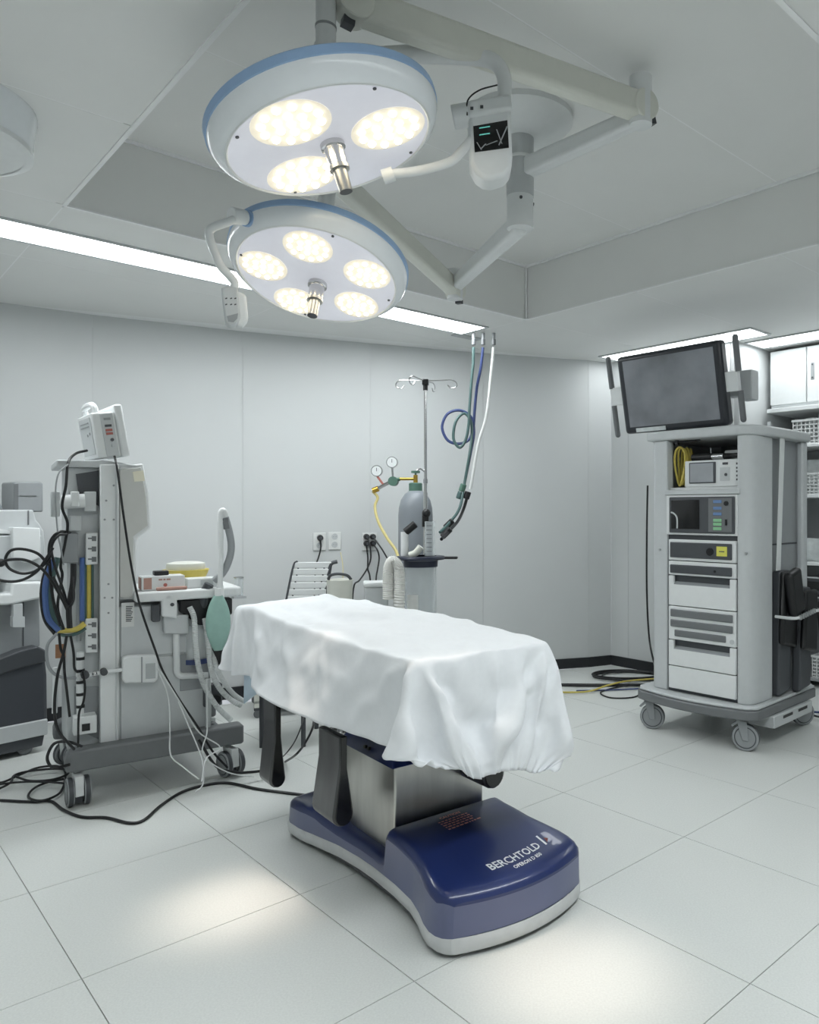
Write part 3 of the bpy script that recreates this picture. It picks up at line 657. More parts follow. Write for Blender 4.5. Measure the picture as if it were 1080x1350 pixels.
mb = MB(); mb.add([tuple(p) for p in P.reshape(-1, 3)], [(i * nw + j, i * nw + j + 1, (i + 1) * nw + j + 1, (i + 1) * nw + j) for i in range(nu - 1) for j in range(nw - 1)])
sh = thing('drape_sheet', 'white disposable sheet draped over the operating table with gathered hem', 'sheet', (T.x, T.y, 0), T.a)
cl = mb.build('cloth', M_SHEET, sh, smooth=180)
sm = cl.modifiers.new('smooth', 'SUBSURF'); sm.levels = 1; sm.render_levels = 1
so = cl.modifiers.new('thick', 'SOLIDIFY'); so.thickness = .0015

# ------------------------------------------------------------------ light blue pad hanging out at the head end
mb = MB(); nn, mm_ = 12, 8; vsx = []
for i in range(nn + 1):
    for j in range(mm_ + 1):
        w_ = 1.16 + .26 * i / nn; d = j / mm_; vsx.append((-.03 - .003 * math.sin(19 * w_) * d, w_, .69 - (.14 + .13 * (i / nn)) * d))
mb.add(vsx, [(i * (mm_ + 1) + j, i * (mm_ + 1) + j + 1, (i + 1) * (mm_ + 1) + j + 1, (i + 1) * (mm_ + 1) + j) for i in range(nn) for j in range(mm_)])
pd = mb.build('underpad', M_PAD); pd.location = (T.x, T.y, 0); pd.rotation_euler = (0, 0, T.a)
tag(pd, 'pale blue underpad hanging below the head end of the white sheet', 'underpad')
pd.modifiers.new('thick', 'SOLIDIFY').thickness = .003

# ------------------------------------------------------------------ casters
def caster(parent, u, v, r=.06, wd=.026, swivel=0.0, twin=False, zt=.2, m_w=M_GREY, m_f=M_GREY, brake=True):
    Mx = Matrix.Translation((u, v, 0)) @ Matrix.Rotation(swivel, 4, 'Z')
    def B(mb, nm, m, p, **k): mb.v = [Mx @ q for q in mb.v]; return mb.build(nm, m, p, **k)
    off = .022
    fk = MB()
    if twin: fk.prism([(off - .045, r * 2 + .012), (off + .04, r * 2 + .012), (off + .048, r * .8), (off - .035, r * .75)], -.016, .016, 'xz')
    else:
        fk.prism([(-.022, r * 2 + .03), (.03, r * 2 + .03), (off + .018, r * .8), (off - .014, r * .8)], wd / 2 + .003, wd / 2 + .008, 'xz')
        fk.prism([(-.022, r * 2 + .03), (.03, r * 2 + .03), (off + .018, r * .8), (off - .014, r * .8)], -wd / 2 - .008, -wd / 2 - .003, 'xz')
        fk.box(-.022, .03, -wd / 2 - .008, wd / 2 + .008, r * 2 + .012, r * 2 + .03)
    f = B(fk, 'caster', m_f, parent, bevel=.003)
    B(MB().cyl((0, 0, r * 2 + .01), (0, 0, zt), .014, n=14), 'caster_stem', M_GREY, f)
    for s in ((-1, 1) if twin else (0,)):
        y0 = s * .03
        w_ = B(MB().lathe([(0, -wd / 2), (r * .72, -wd / 2), (r * .95, -wd / 2), (r, -wd / 2 + .005), (r, wd / 2 - .005), (r * .95, wd / 2), (r * .72, wd / 2), (0, wd / 2)], (off, y0, r), (0, 1, 0), 28), 'wheel', m_w, f)
        B(MB().lathe([(r * .74, -wd / 2 - .0015), (r * 1.0, -wd / 2 + .004), (r * 1.012, 0), (r * 1.0, wd / 2 - .004), (r * .74, wd / 2 + .0015)], (off, y0, r), (0, 1, 0), 28), 'tyre', M_DGREY, f)
    if brake:
        tb = MB()
        if twin: tb.box(off - .022, off + .02, -.016, .016, .012, .045)
        else: tb.prism([(-.05, r * 2 - .012), (-.012, r * 2 + .022), (.0, r * 2 + .014), (-.04, r * 2 - .018)], -.02, .02, 'xz')
        B(tb, 'brake_pedal', M_DGREY if twin else M_GREY, f, bevel=.002)
    return f

# ------------------------------------------------------------------ endoscopy tower
K = Fr(.605, 4.178, -44)
kt = thing('endoscopy_tower', 'grey wheeled endoscopy tower with shelf of devices and white drawers', 'equipment cart', (K.x, K.y, 0), K.a)
def arc_front(u0, u1, v, b, n=10): return [(u0 + (u1 - u0) * i / n, v - b * math.sin(math.pi * i / n)) for i in range(n + 1)]
pl_ = arc_front(0, .66, .015, .05) + [(.70, .06), (.70, .74), (.66, .78), (.0, .78), (-.03, .74), (-.03, .06)]
MB().prism(pl_, .165, .215, 'xy').build('base_plate', M_MGREY, kt, bevel=.008)
MB().prism([(u * .98 + .007, v * .98 + .009) for u, v in pl_], .216, .232, 'xy').build('base_top', M_LGREY, kt, bevel=.006)
MB().box(.55, .715, .2, .66, .10, .164).build('side_tray', M_LGREY, kt, bevel=.006)
for y in (.3, .48): MB().box(.712, .7165, y, y + .11, .135, .15).build('tray_slot', M_BLACK, kt)
for u, v, sw in ((.04, .06, .45), (.60, .07, .3), (.62, .70, 1.0), (.04, .70, .4)): caster(kt, u, v, .068, .032, sw, zt=.166)
# body shell: left pillar, rounded right pillar, rear wall, floor, top
ZB_, ZT_ = .232, 1.60
MB().prism([(.055, .09), (.075, .065), (.163, .06), (.163, .12), (.08, .15), (.08, .66), (.05, .68)], ZB_, ZT_, 'xy').build('side_pillar', M_LGREY, kt, bevel=.006)
rp_ = [(.582, .06), (.62, .064), (.645, .08), (.658, .11), (.662, .16), (.66, .29), (.648, .30), (.64, .30), (.582, .12)]
MB().prism(rp_, ZB_, ZT_, 'xy').build('front_pillar', M_LGREY, kt, bevel=.005)
MB().box(.625, .665, .65, .715, ZB_, ZT_).build('rear_pillar', M_LGREY, kt, bevel=.012)
MB().box(.08, .63, .66, .70, ZB_, ZT_).build('back_panel', M_LGREY, kt, bevel=.004)
MB().box(.606, .622, .12, .66, ZB_, ZT_).build('inner_side', M_GREY, kt)
MB().box(.605, .627, .30, .655, 1.03, 1.038).build('side_seam', M_DGREY, kt)
MB().prism([(.03, .05), (.60, .04), (.66, .09), (.69, .20), (.69, .70), (.66, .73), (.03, .73), (.01, .68)], ZT_, 1.652, 'xy').build('top_plate', M_LGREY, kt, bevel=.012, seg=3)
# shelf compartment
f = lambda px, py, v=.06: K.onv(px, py, v)
MB().box(.163, .582, .09, .62, 1.325, 1.34).build('shelf', M_WHITE, kt, bevel=.002)
MB().box(.15, .60, .052, .075, 1.30, 1.326).build('shelf_edge', M_LGREY, kt, bevel=.003)
MB().box(.163, .582, .64, .655, 1.34, 1.60).build('shelf_back', M_GREY, kt)
# light source module below the shelf
md = MB().box(.16, .585, .055, .45, 1.085, 1.298).build('light_source', M_WHITE, kt, bevel=.004)
MB().box(.183, .575, .046, .056, 1.096, 1.288).build('bezel', M_DGREY, md, bevel=.012, seg=3)
MB().box(.198, .372, .043, .047, 1.117, 1.272).build('dark_display', M_DARKSCR, md, bevel=.002)
MB().box(.425, .56, .0445, .0465, 1.105, 1.28).build('button_panel', M_MGREY, md, bevel=.003)
for i, (z, m) in enumerate(((1.262, M_BTNB), (1.228, M_BTNB), (1.198, M_BTNB), (1.165, M_BTNG), (1.145, M_BTNG), (1.122, M_BTNG))): MB().box(.455, .503, .041, .0447, z - .008, z + .008).build('button', m, md, bevel=.002)
MB().cyl((.53, .045, 1.252), (.53, .038, 1.252), .012, n=18).build('dial', M_BLACK, md)
MB().box(.522, .535, .041, .0447, 1.14, 1.17).build('socket', M_BLACK, md, bevel=.002)
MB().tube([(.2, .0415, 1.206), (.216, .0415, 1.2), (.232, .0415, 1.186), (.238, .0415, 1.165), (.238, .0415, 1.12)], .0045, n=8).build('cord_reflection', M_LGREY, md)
# drawers and front modules (seen faces at v ~ .06)
def mod(z0, z1, nm, m=M_WHITE, v0=.05, u0=.178, u1=.578): return MB().box(u0, u1, v0, .4, z0 + .0025, z1 - .0025).build(nm, m, kt, bevel=.004)
MB().box(.163, .582, .075, .42, ZB_, 1.085).build('module_bay', M_DGREY, kt)
m1 = mod(.945, 1.062, 'processor_module')
MB().box(.19, .56, .043, .052, .962, 1.045).build('dark_panel', M_DGREY, m1, bevel=.008, seg=3)
MB().cyl((.436, .044, 1.0), (.436, .038, 1.0), .02, n=18).build('knob', M_BLACK, m1)
MB().box(.475, .535, .0415, .0435, .98, 1.03).build('warning_label', M_YELLAB, m1)
MB().box(.49, .52, .0405, .0415, 1.002, 1.007).build('label_text', M_INK, m1)
m2 = mod(.865, .945, 'recorder_module')
MB().box(.19, .56, .043, .052, .878, .924).build('dark_panel', M_DGREY, m2, bevel=.008, seg=3)
MB().cyl((.465, .044, .9), (.465, .04, .9), .007, n=12).build('knob', M_BLACK, m2)
def drawer(z0, z1, items=False):
    d = MB().prism([(.178, z0 + .0025), (.578, z0 + .0025), (.578, z1 - .0025), (.545, z1 - .0025), (.545, z1 - .048), (.21, z1 - .048), (.21, z1 - .0025), (.178, z1 - .0025)], .05, .068, 'xz').build('drawer', M_WHITE, kt, bevel=.003)
    MB().prism([(.05, z1 - .048), (.10, z1 - .02), (.105, z1 - .02), (.055, z1 - .052)], .21, .545, 'yz').build('drawer_grip', M_GREY, d)
    if items: 
        for k in range(3): MB().tube([(.25 + .08 * k, .09, z1 - .018), (.29 + .08 * k, .085, z1 - .014), (.33 + .09 * k, .09, z1 - .02)], .004, n=6).build('cord', M_YEL if k == 1 else M_BROWN, d)
    return d
drawer(.70, .865); 
m3 = mod(.515, .70, 'filter_module')
for z0, z1, u0, u1 in ((.642, .682, .192, .565), (.588, .626, .192, .565), (.537, .572, .218, .525)): MB().box(u0, u1, .043, .052, z0, z1).build('vent_panel', M_MGREY, m3, bevel=.008, seg=3)
MB().cyl((.56, .05, .545), (.56, .045, .545), .012, n=18).build('dial', M_LGREY, m3)
drawer(.375, .515, True)
MB().box(.178, .578, .05, .07, .2525, .3725).build('drawer', M_WHITE, kt, bevel=.003)
for u in (.12, .63): MB().cyl((u, .055 if u < .5 else .068, 1.0), (u, .045 if u < .5 else .058, 1.0), .007, n=12).build('lock', M_ALU, kt)
# strap on the right side
MB().add([(.668, .36, 1.60), (.668, .41, 1.60), (.668, .36, .90), (.668, .315, .90), (.672, .36, 1.60), (.672, .41, 1.60), (.672, .36, .90), (.672, .315, .90)], [(0, 1, 2, 3), (7, 6, 5, 4), (0, 4, 5, 1), (1, 5, 6, 2), (2, 6, 7, 3), (3, 7, 4, 0)]).build('strap', M_WHITE, kt)
# things on the shelf
t = thing('insufflator', 'small white device with silver display on the tower shelf', 'medical device', K.W(.248, .1, 1.341), K.a)
MB().box(0, .325, 0, .3, .0, .142).build('body', M_WHITE, t, bevel=.005)
MB().box(.03, .19, -.006, .002, .02, .132).build('display_frame', M_DGREY, t, bevel=.003)
MB().box(.038, .178, -.008, -.004, .026, .126).build('display', M_SILVER, t)
for z in (.12,): MB().box(.23, .26, -.003, .001, z - .006, z + .006).build('badge', M_INK, t)
MB().box(.215, .27, -.002, .001, .03, .1).build('button_panel', M_LGREY, t)
MB().cyl((.25, .0, .062), (.25, -.006, .062), .008, n=14).build('knob', M_DGREY, t)
for z in (.03, .05, .072, .09, .112): MB().box(.308, .322, -.002, .001, z, z + .01).build('printed_mark', M_INK, t)
t = thing('camera_head', 'black camera head and cable lying on the small white device', 'camera head', K.W(.262, .16, 1.4845), K.a)
MB().cyl((0, 0, .02), (.12, 0, .02), .02, n=16).build('grip', M_BLACK, t)
MB().cyl((.12, 0, .02), (.19, .0, .02), .016, n=16).build('collar', M_CHROME, t)
MB().tube([(.19, 0, .02), (.23, .01, .02), (.28, -.01, .02), (.31, .0, .018)], lambda s: .017 - .006 * s, n=12).build('plug', M_BLACK, t)
MB().box(.16, .31, .06, .12, 0, .055).build('adapter_box', M_WHITE, t, bevel=.004)
for k in range(5):
    cen = K.W(.205, .12 + .024 * k, 1.458); rr = .105 - .004 * (k % 3)
    pts = [cen + Vector((0, 0, rr * math.sin(a) * 1.0)) + K.W(math.cos(a) * rr * .29, .012 * math.sin(2 * a + k), 0) - K.W(0, 0, 0) for a in [2 * math.pi * i / 16 for i in range(16)]]
    if k == 0: coil = MB()
    coil.tube(pts, .0065, n=8, sub=3, closed=True)
o = coil.build('cable_coil', M_YEL); tag(o, 'coiled yellow cable standing on the tower shelf beside the white device', 'cable'); o['kind'] = 'stuff'
MB().tube([(.20, .1, 1.575), (.20, .1, 1.60)], .011, n=10, sub=0).build('hook', M_BLACK, kt)
MB().tube([(.2, .1, 1.59), (.26, .12, 1.593), (.32, .14, 1.597)], .006, n=8).build('hook_arm', M_BLACK, kt)
# monitor on its arm, tilted forward
mon = thing('surgical_monitor', 'large dark monitor with side handles tilted forward above the tower', 'monitor', K.W(.148, .13, 1.652), K.a)
TM = Matrix.Translation((0, .0, .235)) @ Matrix.Rotation(math.radians(12), 4, 'X')
def mp(mb, nm, m, par=mon, **k): mb.v = [TM @ p for p in mb.v]; return mb.build(nm, m, par, **k)
hous = mp(MB().box(-.335, .335, -.03, .045, -.225, .225), 'housing', mat('charcoal_bezel', (50, 53, 58), .3, vary=.05), bevel=.022, seg=3)
mp(MB().box(-.29, .295, -.033, -.029, -.185, .195), 'screen', M_SCREEN, hous)
mp(MB().box(-.25, -.05, -.0335, -.0295, -.216, -.193), 'plastic_film', M_BAG, hous)
for sx in (-1, 1):
    h = mp(MB().box(sx * .345 - .012 - (.05 if sx < 0 else 0) + (.0), sx * .345 + .012 + (.05 if sx > 0 else 0), -.01, .02, -.05, .055), 'handle_clamp', M_WHITE, bevel=.004)
    x = sx * .41
    if sx < 0: mp(MB().box(-.42, -.335, -.008, .018, -.045, .05), 'handle_plate', M_WHITE, h, bevel=.003)
    mp(MB().cyl((x, .0, .05), (x, .0, .225), .016, n=16).ball((x, 0, .225), .016), 'handle_grip', M_MGREY, h)
    zl = -.225 if sx < 0 else -.2
    mp(MB().cyl((x, .0, -.05), (x, .0, zl), .016, n=16).ball((x, 0, zl), .016), 'handle_grip', M_MGREY, h)
mp(MB().box(-.1, .1, .045, .07, -.1, .1), 'rear_mount', M_MGREY, bevel=.005)
MB().tube([(0, .1, .22), (.05, .2, .22), (.16, .26, .21)], .028, n=14).build('arm', M_LGREY, mon)
MB().cyl((.16, .27, .001), (.16, .27, .26), .035, n=20).build('post', M_LGREY, mon)
MB().box(.32, .395, .16, .24, .16, .32).build('arm_cover', M_LGREY, mon, bevel=.006)
MB().box(.16, .36, .2, .26, .19, .25).build('arm_link', M_LGREY, mon, bevel=.006)
# black padded supports strapped to the right side of the tower
def support(label, p, tilt, size, head):
    t = thing('padded_support', label, 'padded support', K.W(*p), K.a, 'black padded supports strapped to the tower')
    w_, d, h = size; Mx = Matrix.Rotation(tilt, 4, 'X')
    a = MB().prism([(-d / 2, 0), (d / 2, .02), (d / 2 - .01, h), (-d / 2 + .02, h)], 0, w_, 'yz'); a.v = [Mx @ q for q in a.v]; a.build('shell', M_DGREY, t, bevel=.012, seg=3)
    b = MB().prism([(-d / 2 - .01, h * .42), (d / 2 + .015, h * .36), (d / 2 + .02, h * head), (-d / 2 + .01, h * head)], w_ - .005, w_ + .03, 'yz'); b.v = [Mx @ q for q in b.v]; b.build('pad', M_BLACK, t, bevel=.018, seg=3)
support('black padded boot support nearest the front of the tower', (.63, .40, .236), 0.0, (.05, .15, .66), 1.0)
support('black padded boot support nearest the back of the tower', (.67, .56, .236), -.02, (.05, .14, .56), .98)
t = MB().box(0, .05, -.02, .11, 0, .24); t.v = [Matrix.Rotation(.25, 4, 'X') @ q for q in t.v]
o = t.build('cushion', M_BLACK, bevel=.02, seg=3); o.location = K.W(.714, .37, .66); o.rotation_euler = (0, 0, K.a); tag(o, 'small black cushion hanging upside down at the middle of the tower side', 'cushion')
bl_ = MB()
o = thing('chain_strap', 'white and silver strap holding the black supports to the tower', 'strap', K.W(.665, .30, .66), K.a)
MB().tube([(.004, .005, 0), (.108, .01, .0), (.118, .1, .01), (.122, .2, .02), (.118, .3, .015), (.06, .40, .005)], .008, n=8).build('webbing', M_WHITE, o)
for k in range(7): MB().box(.118, .133, .03 + .028 * k, .046 + .028 * k, -.008 + .003 * k, .016 + .003 * k).build('link', M_ALU, o, bevel=.002)

# ------------------------------------------------------------------ cables on the floor at the foot of the tower
def floor_coil(c, rad, turns, r, m, seed, lift=.006, ar=.55, rot=0.0):
    rn = random.Random(seed); pts = []
    for i in range(turns * 12):
        a = 2 * math.pi * i / 12; q = rad * (1 + .16 * math.sin(a * 1.3 + seed) + rn.uniform(-.05, .05)); 
        x, y = q * math.cos(a), q * ar * math.sin(a)
        pts.append(c + Vector((x * math.cos(rot) - y * math.sin(rot), x * math.sin(rot) + y * math.cos(rot), lift + .004 * (i / 12))))
    return pts
cord('black cable coiled on the floor beside the grey tower', floor_coil(GP(830, 893), .24, 4, .006, M_BLACK, 5, ar=.6), .007, M_BLACK)
cord('black cable hanging down the left side of the grey tower', [DP(854, 640, 4.75), DP(853, 700, 4.75), DP(853, 780, 4.75), DP(856, 840, 4.75), DP(862, 872, 4.75), GP(868, 897) + Vector((0, 0, .04))], .006, M_BLACK)
cord('thick dark cable lying on the floor left of the grey tower', [GP(738, 905) + Vector((0, 0, .0115)), GP(790, 905.5) + Vector((0, 0, .0115)), GP(850, 905) + Vector((0, 0, .0115)), GP(880, 906) + Vector((0, 0, .0115))], .011, M_BLACK)
cord('yellow cable lying on the floor left of the grey tower', [GP(740, 914) + Vector((0, 0, .0065)), GP(775, 914) + Vector((0, 0, .012)), GP(800, 910) + Vector((0, 0, .031)), GP(825, 904.5) + Vector((0, 0, .033)), GP(862, 901) + Vector((0, 0, .033))], .006, M_YEL)
cord('blue cable lying on the floor left of the grey tower', [GP(760, 912) + Vector((0, 0, .007)), GP(810, 911) + Vector((0, 0, .008)), GP(870, 908) + Vector((0, 0, .008))], .005, M_DBLUE)
cord('thin black cable looping on the floor in front of the coiled cable', [GP(846, 906) + Vector((0, 0, .02)), GP(812, 908) + Vector((0, 0, .008)), GP(792, 914) + Vector((0, 0, .005)), GP(806, 921) + Vector((0, 0, .005)), GP(836, 920) + Vector((0, 0, .005)), GP(848, 912) + Vector((0, 0, .005))], .005, M_BLACK)
cord('black power cable at the back right corner of the tower', [K.W(.715, .70, .75), K.W(.74, .72, .5), K.W(.78, .76, .2), K.W(.76, .8, .05), GP(1056, 940) + Vector((0, 0, .006))], .006, M_BLACK)
cord('blue cable on the floor at the right edge behind the tower', [GP(1052, 939) + Vector((0, 0, .006)), GP(1075, 940) + Vector((0, 0, .006)), GP(1110, 942) + Vector((0, 0, .006))], .006, M_DBLUE)

# ------------------------------------------------------------------ alcove: wall cabinet, rack and supplies
AL = R.a - math.pi / 2          # local x runs along the wall towards the camera, y into the alcove
wc = thing('wall_cabinet', 'white wall cabinet with recessed handle under the alcove light', 'cabinet', RT(1.12, .43, 1.94), AL)
MB().box(0, 1.5, .02, .45, 0, .42).build('body', M_WHITE, wc, bevel=.003)
for i, (a, b) in enumerate(((.0, .27), (.275, .74), (.745, 1.21))):
    d = MB().box(a + .002, b - .002, 0, .02, .03, .415).build('door', M_WHITE, wc, bevel=.003)
    if i: 
        h = MB().box(a + .03, a + .055, -.004, .002, .18, .30).build('handle', M_GREY, d, bevel=.003)
        for z in (.195, .285): MB().cyl((a + .0425, -.006, z), (a + .0425, -.003, z), .006, n=10).build('handle_screw', M_DGREY, h)
MB().box(0, 1.5, -.05, .45, -.03, .0).build('lower_lip', M_WHITE, wc, bevel=.004)
rk = thing('supply_rack', 'white open supply rack in the alcove behind the tower', 'rack', RT(1.15, .38, 0), AL)
SZ = (.07, .50, .86, 1.325, 1.675)
for i, z in enumerate(SZ): MB().box(0, 1.3, .0, .45, z - .022, z).build('shelf', M_WHITE if i > 1 else M_GREY, rk, bevel=.003)
for x in (-.024, 1.3):
    for y in (.0, .43): MB().box(x, x + .022, y, y + .02, 0, 1.85).build('post', M_LGREY, rk)
MB().box(0, 1.3, .44, .45, .05, 1.85).build('back_sheet', M_GREY, rk)
def basket(label, x, z, L=.3, D=.3, Hh=.17):
    t = thing('wire_basket', label, 'basket', RT(1.15 + x, .40, z + .001), AL, 'white lattice baskets on the rack')
    MB().box(0, L, 0, D, 0, .006).build('bottom', M_WIRE, t)
    MB().box(-.008, L + .008, -.008, .004, Hh - .014, Hh).box(-.008, L + .008, D - .004, D + .008, Hh - .014, Hh).box(-.008, .004, .004, D - .004, Hh - .014, Hh).box(L - .004, L + .008, .004, D - .004, Hh - .014, Hh).build('rim', M_WIRE, t)
    fr = MB(); n = int(L / .03)
    for i in range(n + 1): x_ = L * i / n; fr.box(x_ - .004, x_ + .004, 0, .004, .006, Hh - .014)
    for k in range(5): z_ = .02 + k * (Hh - .03) / 5; fr.box(0, L, -.001, .005, z_ - .004, z_ + .004)
    fr.build('lattice', M_WIRE, t)['kind'] = 'stuff'
    sd = MB()
    for i in range(n + 1): y_ = D * i / n; sd.box(0, .004, y_ - .004, y_ + .004, .006, Hh - .014); sd.box(L - .004, L, y_ - .004, y_ + .004, .006, Hh - .014)
    for k in range(5): z_ = .02 + k * (Hh - .03) / 5; sd.box(-.001, .005, 0, D, z_ - .004, z_ + .004); sd.box(L - .005, L + .001, 0, D, z_ - .004, z_ + .004)
    sd.build('side_lattice', M_WIRE, t)['kind'] = 'stuff'
def packet(label, x, y, z, sx, sy, sz, m, rz=0.0, grp='packets on the rack', nm='packet', cat='packet'):
    mb = MB(); n = 6; vs, fs = [], []
    for i in range(n + 1):
        for j in range(n + 1):
            a, b = i / n, j / n; puff = (math.sin(math.pi * a) * math.sin(math.pi * b)) ** .5
            vs.append(((a - .5) * sx, (puff) * sy * .5 + .02 * sy * math.sin(7 * a + 5 * b), b * sz)); 
    k = len(vs); vs += [(p[0], -p[1] * .8, p[2]) for p in vs]
    for i in range(n):
        for j in range(n): q = (i * (n + 1) + j, i * (n + 1) + j + 1, (i + 1) * (n + 1) + j + 1, (i + 1) * (n + 1) + j); fs += [q, tuple(k + w_ for w_ in q[::-1])]
    mb.add(vs, fs); o = mb.build(nm, m); o.location = RT(1.15 + x, .40 + y, z + .002); o.rotation_euler = (0, 0, AL + rz); tag(o, label, cat, grp); return o
for i, (x, z, pos) in enumerate(((.16, SZ[4], 'left on the top shelf'), (.50, SZ[4], 'right on the top shelf'), (.16, SZ[3], 'left on the second shelf from the top'), (.50, SZ[3], 'right on the second shelf from the top'), (.3, SZ[0], 'on the bottom shelf'))):
    basket('white lattice basket ' + pos + ' of the supply rack', x, z, .3, .34, .17 if z > 1.5 else .15)
for k in range(6): packet('%s clear packet from the left standing in the top shelf baskets' % ('first', 'second', 'third', 'fourth', 'fifth', 'sixth')[k], .22 + .085 * k + (.09 if k > 2 else 0), .16, SZ[4] + .008, .075, .05, .19 + .02 * (k % 2), M_BAG, .05 * k, 'upright packets in the top baskets')
for k in range(3): packet(('left', 'middle', 'right')[k] + ' white crumpled packet above the baskets on the second shelf', (.235, .38, .64)[k], .16, SZ[3] + .008, .13, .09, .24, M_BAG, .15 * k, 'packets in the second shelf baskets')
packet('large clear packet at the back of the third shelf of the rack', .40, .30, SZ[2], .28, .16, .27, M_BAG, .1)
packet('green and white packet on the third shelf of the rack', .45, .12, SZ[2], .22, .1, .12, M_BAGG, .05)
packet('white packet at the front of the third shelf', .24, .08, SZ[2], .15, .1, .16, M_BAG, -.1)
packet('white packet on the far right of the third shelf', .72, .1, SZ[2], .2, .12, .22, M_BAG, .1)
packet('blue plastic packet above the bottom basket of the rack', .52, .17, SZ[0] + .016, .13, .16, .33, M_BAGB, .05)
packet('clear plastic packet beside the blue one above the bottom basket', .385, .17, SZ[0] + .016, .13, .16, .32, M_BAG, .05)
for k, (x, z, m, lb) in enumerate(((.24, .50, M_DGREY, 'lower dark storage bin'), (.24, .635, M_DGREY, 'upper dark storage bin'), (.44, .50, M_GREY, 'grey storage bin'))):
    t = thing('storage_bin', lb + ' on the fourth shelf of the supply rack', 'bin', RT(1.15 + x, .41, z + .001), AL, 'bins on the rack')
    MB().box(0, .17, .0, .3, 0, .12).build('body', m, t, bevel=.006); MB().box(.02, .15, -.004, .001, .03, .09).build('front_window', M_BLACK, t, bevel=.002); MB().box(.0, .17, -.006, .0, .112, .122).build('lip', M_LGREY, t)
packet('small brown carton right of the bins on the rack', .72, .08, SZ[1], .12, .1, .1, M_BROWN, 0, 'packets on the rack')

# ------------------------------------------------------------------ anaesthesia machine
Mf = Fr(-1.868, 3.11, 35)
am = thing('anaesthesia_machine', 'white anaesthesia machine on a grey wheeled frame beside the table', 'anaesthesia machine', (Mf.x, Mf.y, 0), Mf.a)
def S(px, py, v=.05): return Mf.onv(px, py, v)
def outline(pts, v=.05): return [(S(x, y, v).x, S(x, y, v).z) for x, y in pts]
for v, u0 in ((-.03, -.045), (.52, -.06)):
    MB().prism([(u0, .145), (u0 + .03, .14), (.655, .14), (.66, .15), (.66, .22), (.655, .228), (u0 + .035, .228), (u0 + .008, .215), (u0, .19)], v, v + .085, 'xz').build('base_beam', M_MGREY, am, bevel=.01, seg=3)
MB().box(.05, .55, .055, .52, .15, .2).build('base_cross', M_MGREY, am, bevel=.006)
for u, v, sw in ((0, .012, -1.5), (.60, .012, -1.3), (-.01, .56, .5), (.60, .56, .2)): caster(am, u, v, .058, .024, sw, True, .145, M_GREY, M_WHITE)
# frame column and rear channel
col = MB().prism(outline([(132, 985), (157, 982), (157, 612), (132, 612)], .04), .04, .09, 'xz').build('column', M_WHITE, am, bevel=.004)
for px, py in ((138, 685), (150, 685), (138, 788), (148, 788), (143, 770), (143, 808), (140, 660), (150, 640)): p = S(px, py, .04); MB().cyl((p.x, .04, p.z), (p.x, .0375, p.z), .0045, n=8).build('screw', M_GREY, col)
a, b = S(134, 940, .04), S(152, 700, .04)
MB().box(a.x + .052, a.x + .058, .036, .041, .22, 1.40).build('column_rib', M_LGREY, col)
MB().box(-.03, .09, .10, .46, .2, 1.40).build('rear_channel', M_LGREY, am, bevel=.004)
MB().prism(outline([(100, 625), (132, 620), (132, 668), (104, 655)], .098), .09, .101, 'xz').build('dark_recess', M_DGREY, am)
MB().prism(outline([(98, 905), (131, 905), (131, 975), (98, 960)], .098), .095, .1005, 'xz').build('lower_cover', M_GREY, am)
MB().prism([(-.07, 1.40), (.245, 1.40), (.245, 1.415), (.1, 1.432), (-.07, 1.428)], .06, .5, 'xz').build('top_shelf', M_LGREY, am, bevel=.005)
# lower side panel and upper display housing (stepped outline)
MB().box(.153, .53, .06, .5, .2, .80).build('lower_body', M_LGREY, am, bevel=.006)
MB().box(.165, .515, .052, .062, .215, .565).build('lower_door', M_LGREY, am, bevel=.003)
MB().box(.165, .515, .052, .062, .575, .795).build('upper_door', M_LGREY, am, bevel=.003)
hs = MB().prism(outline([(157, 790), (157, 614), (189, 611), (197, 655), (199, 696), (180, 711), (179, 790)], .06), .06, .42, 'xz').build('display_housing', M_WHITE, am, bevel=.008, seg=3)
MB().prism(outline([(158, 788), (158, 619), (186, 616), (193, 656), (195, 693), (176, 707), (175, 788)], .056), .055, .061, 'xz').build('housing_panel', M_BEIGE, hs, bevel=.003)
MB().prism(outline([(175, 622), (189, 620), (191, 634), (177, 635)], .05), .0505, .054, 'xz').build('sticky_note', M_NOTE, hs)
# worktop
wtp = [S(182, 778, .02), S(312, 772, .02)]
MB().prism([(.215, -.0), (.64, .0), (.66, .03), (.66, .46), (.215, .46)], .818, .862, 'xy').build('worktop', M_WHITE, am, bevel=.01, seg=3)
# label with bar pattern, suction module, junction boxes
lb = MB().prism(outline([(160, 795), (177, 794), (177, 826), (160, 827)], .05), .049, .052, 'xz').build('label', M_PAPER, am)
for k in range(9): MB().prism(outline([(166, 799 + k * 2.4), (175 - (k % 3), 799 + k * 2.4), (175 - (k % 3), 800.2 + k * 2.4), (166, 800.2 + k * 2.4)], .049), .0482, .049, 'xz').build('print_line', M_INK, lb)
sm_ = MB().prism(outline([(162, 868), (170, 865), (206, 864), (209, 868), (209, 895), (204, 900), (165, 901), (161, 896)], .0), -.0, .05, 'xz').build('suction_module', M_WHITE, am, bevel=.006)
MB().prism(outline([(186, 866), (188, 866), (188, 900), (186, 900)], -.001), -.002, .0, 'xz').build('module_seam', M_GREY, sm_)
MB().prism(outline([(192, 875), (205, 874), (205, 894), (192, 895)], -.001), -.003, .0, 'xz').build('module_window', M_CLEAR, sm_)
x = [S(103, 893, .02), S(125, 888, .02), S(161, 883, .02)]
MB().tube(x, .008, n=10).build('suction_pipe', M_WHITE, am)
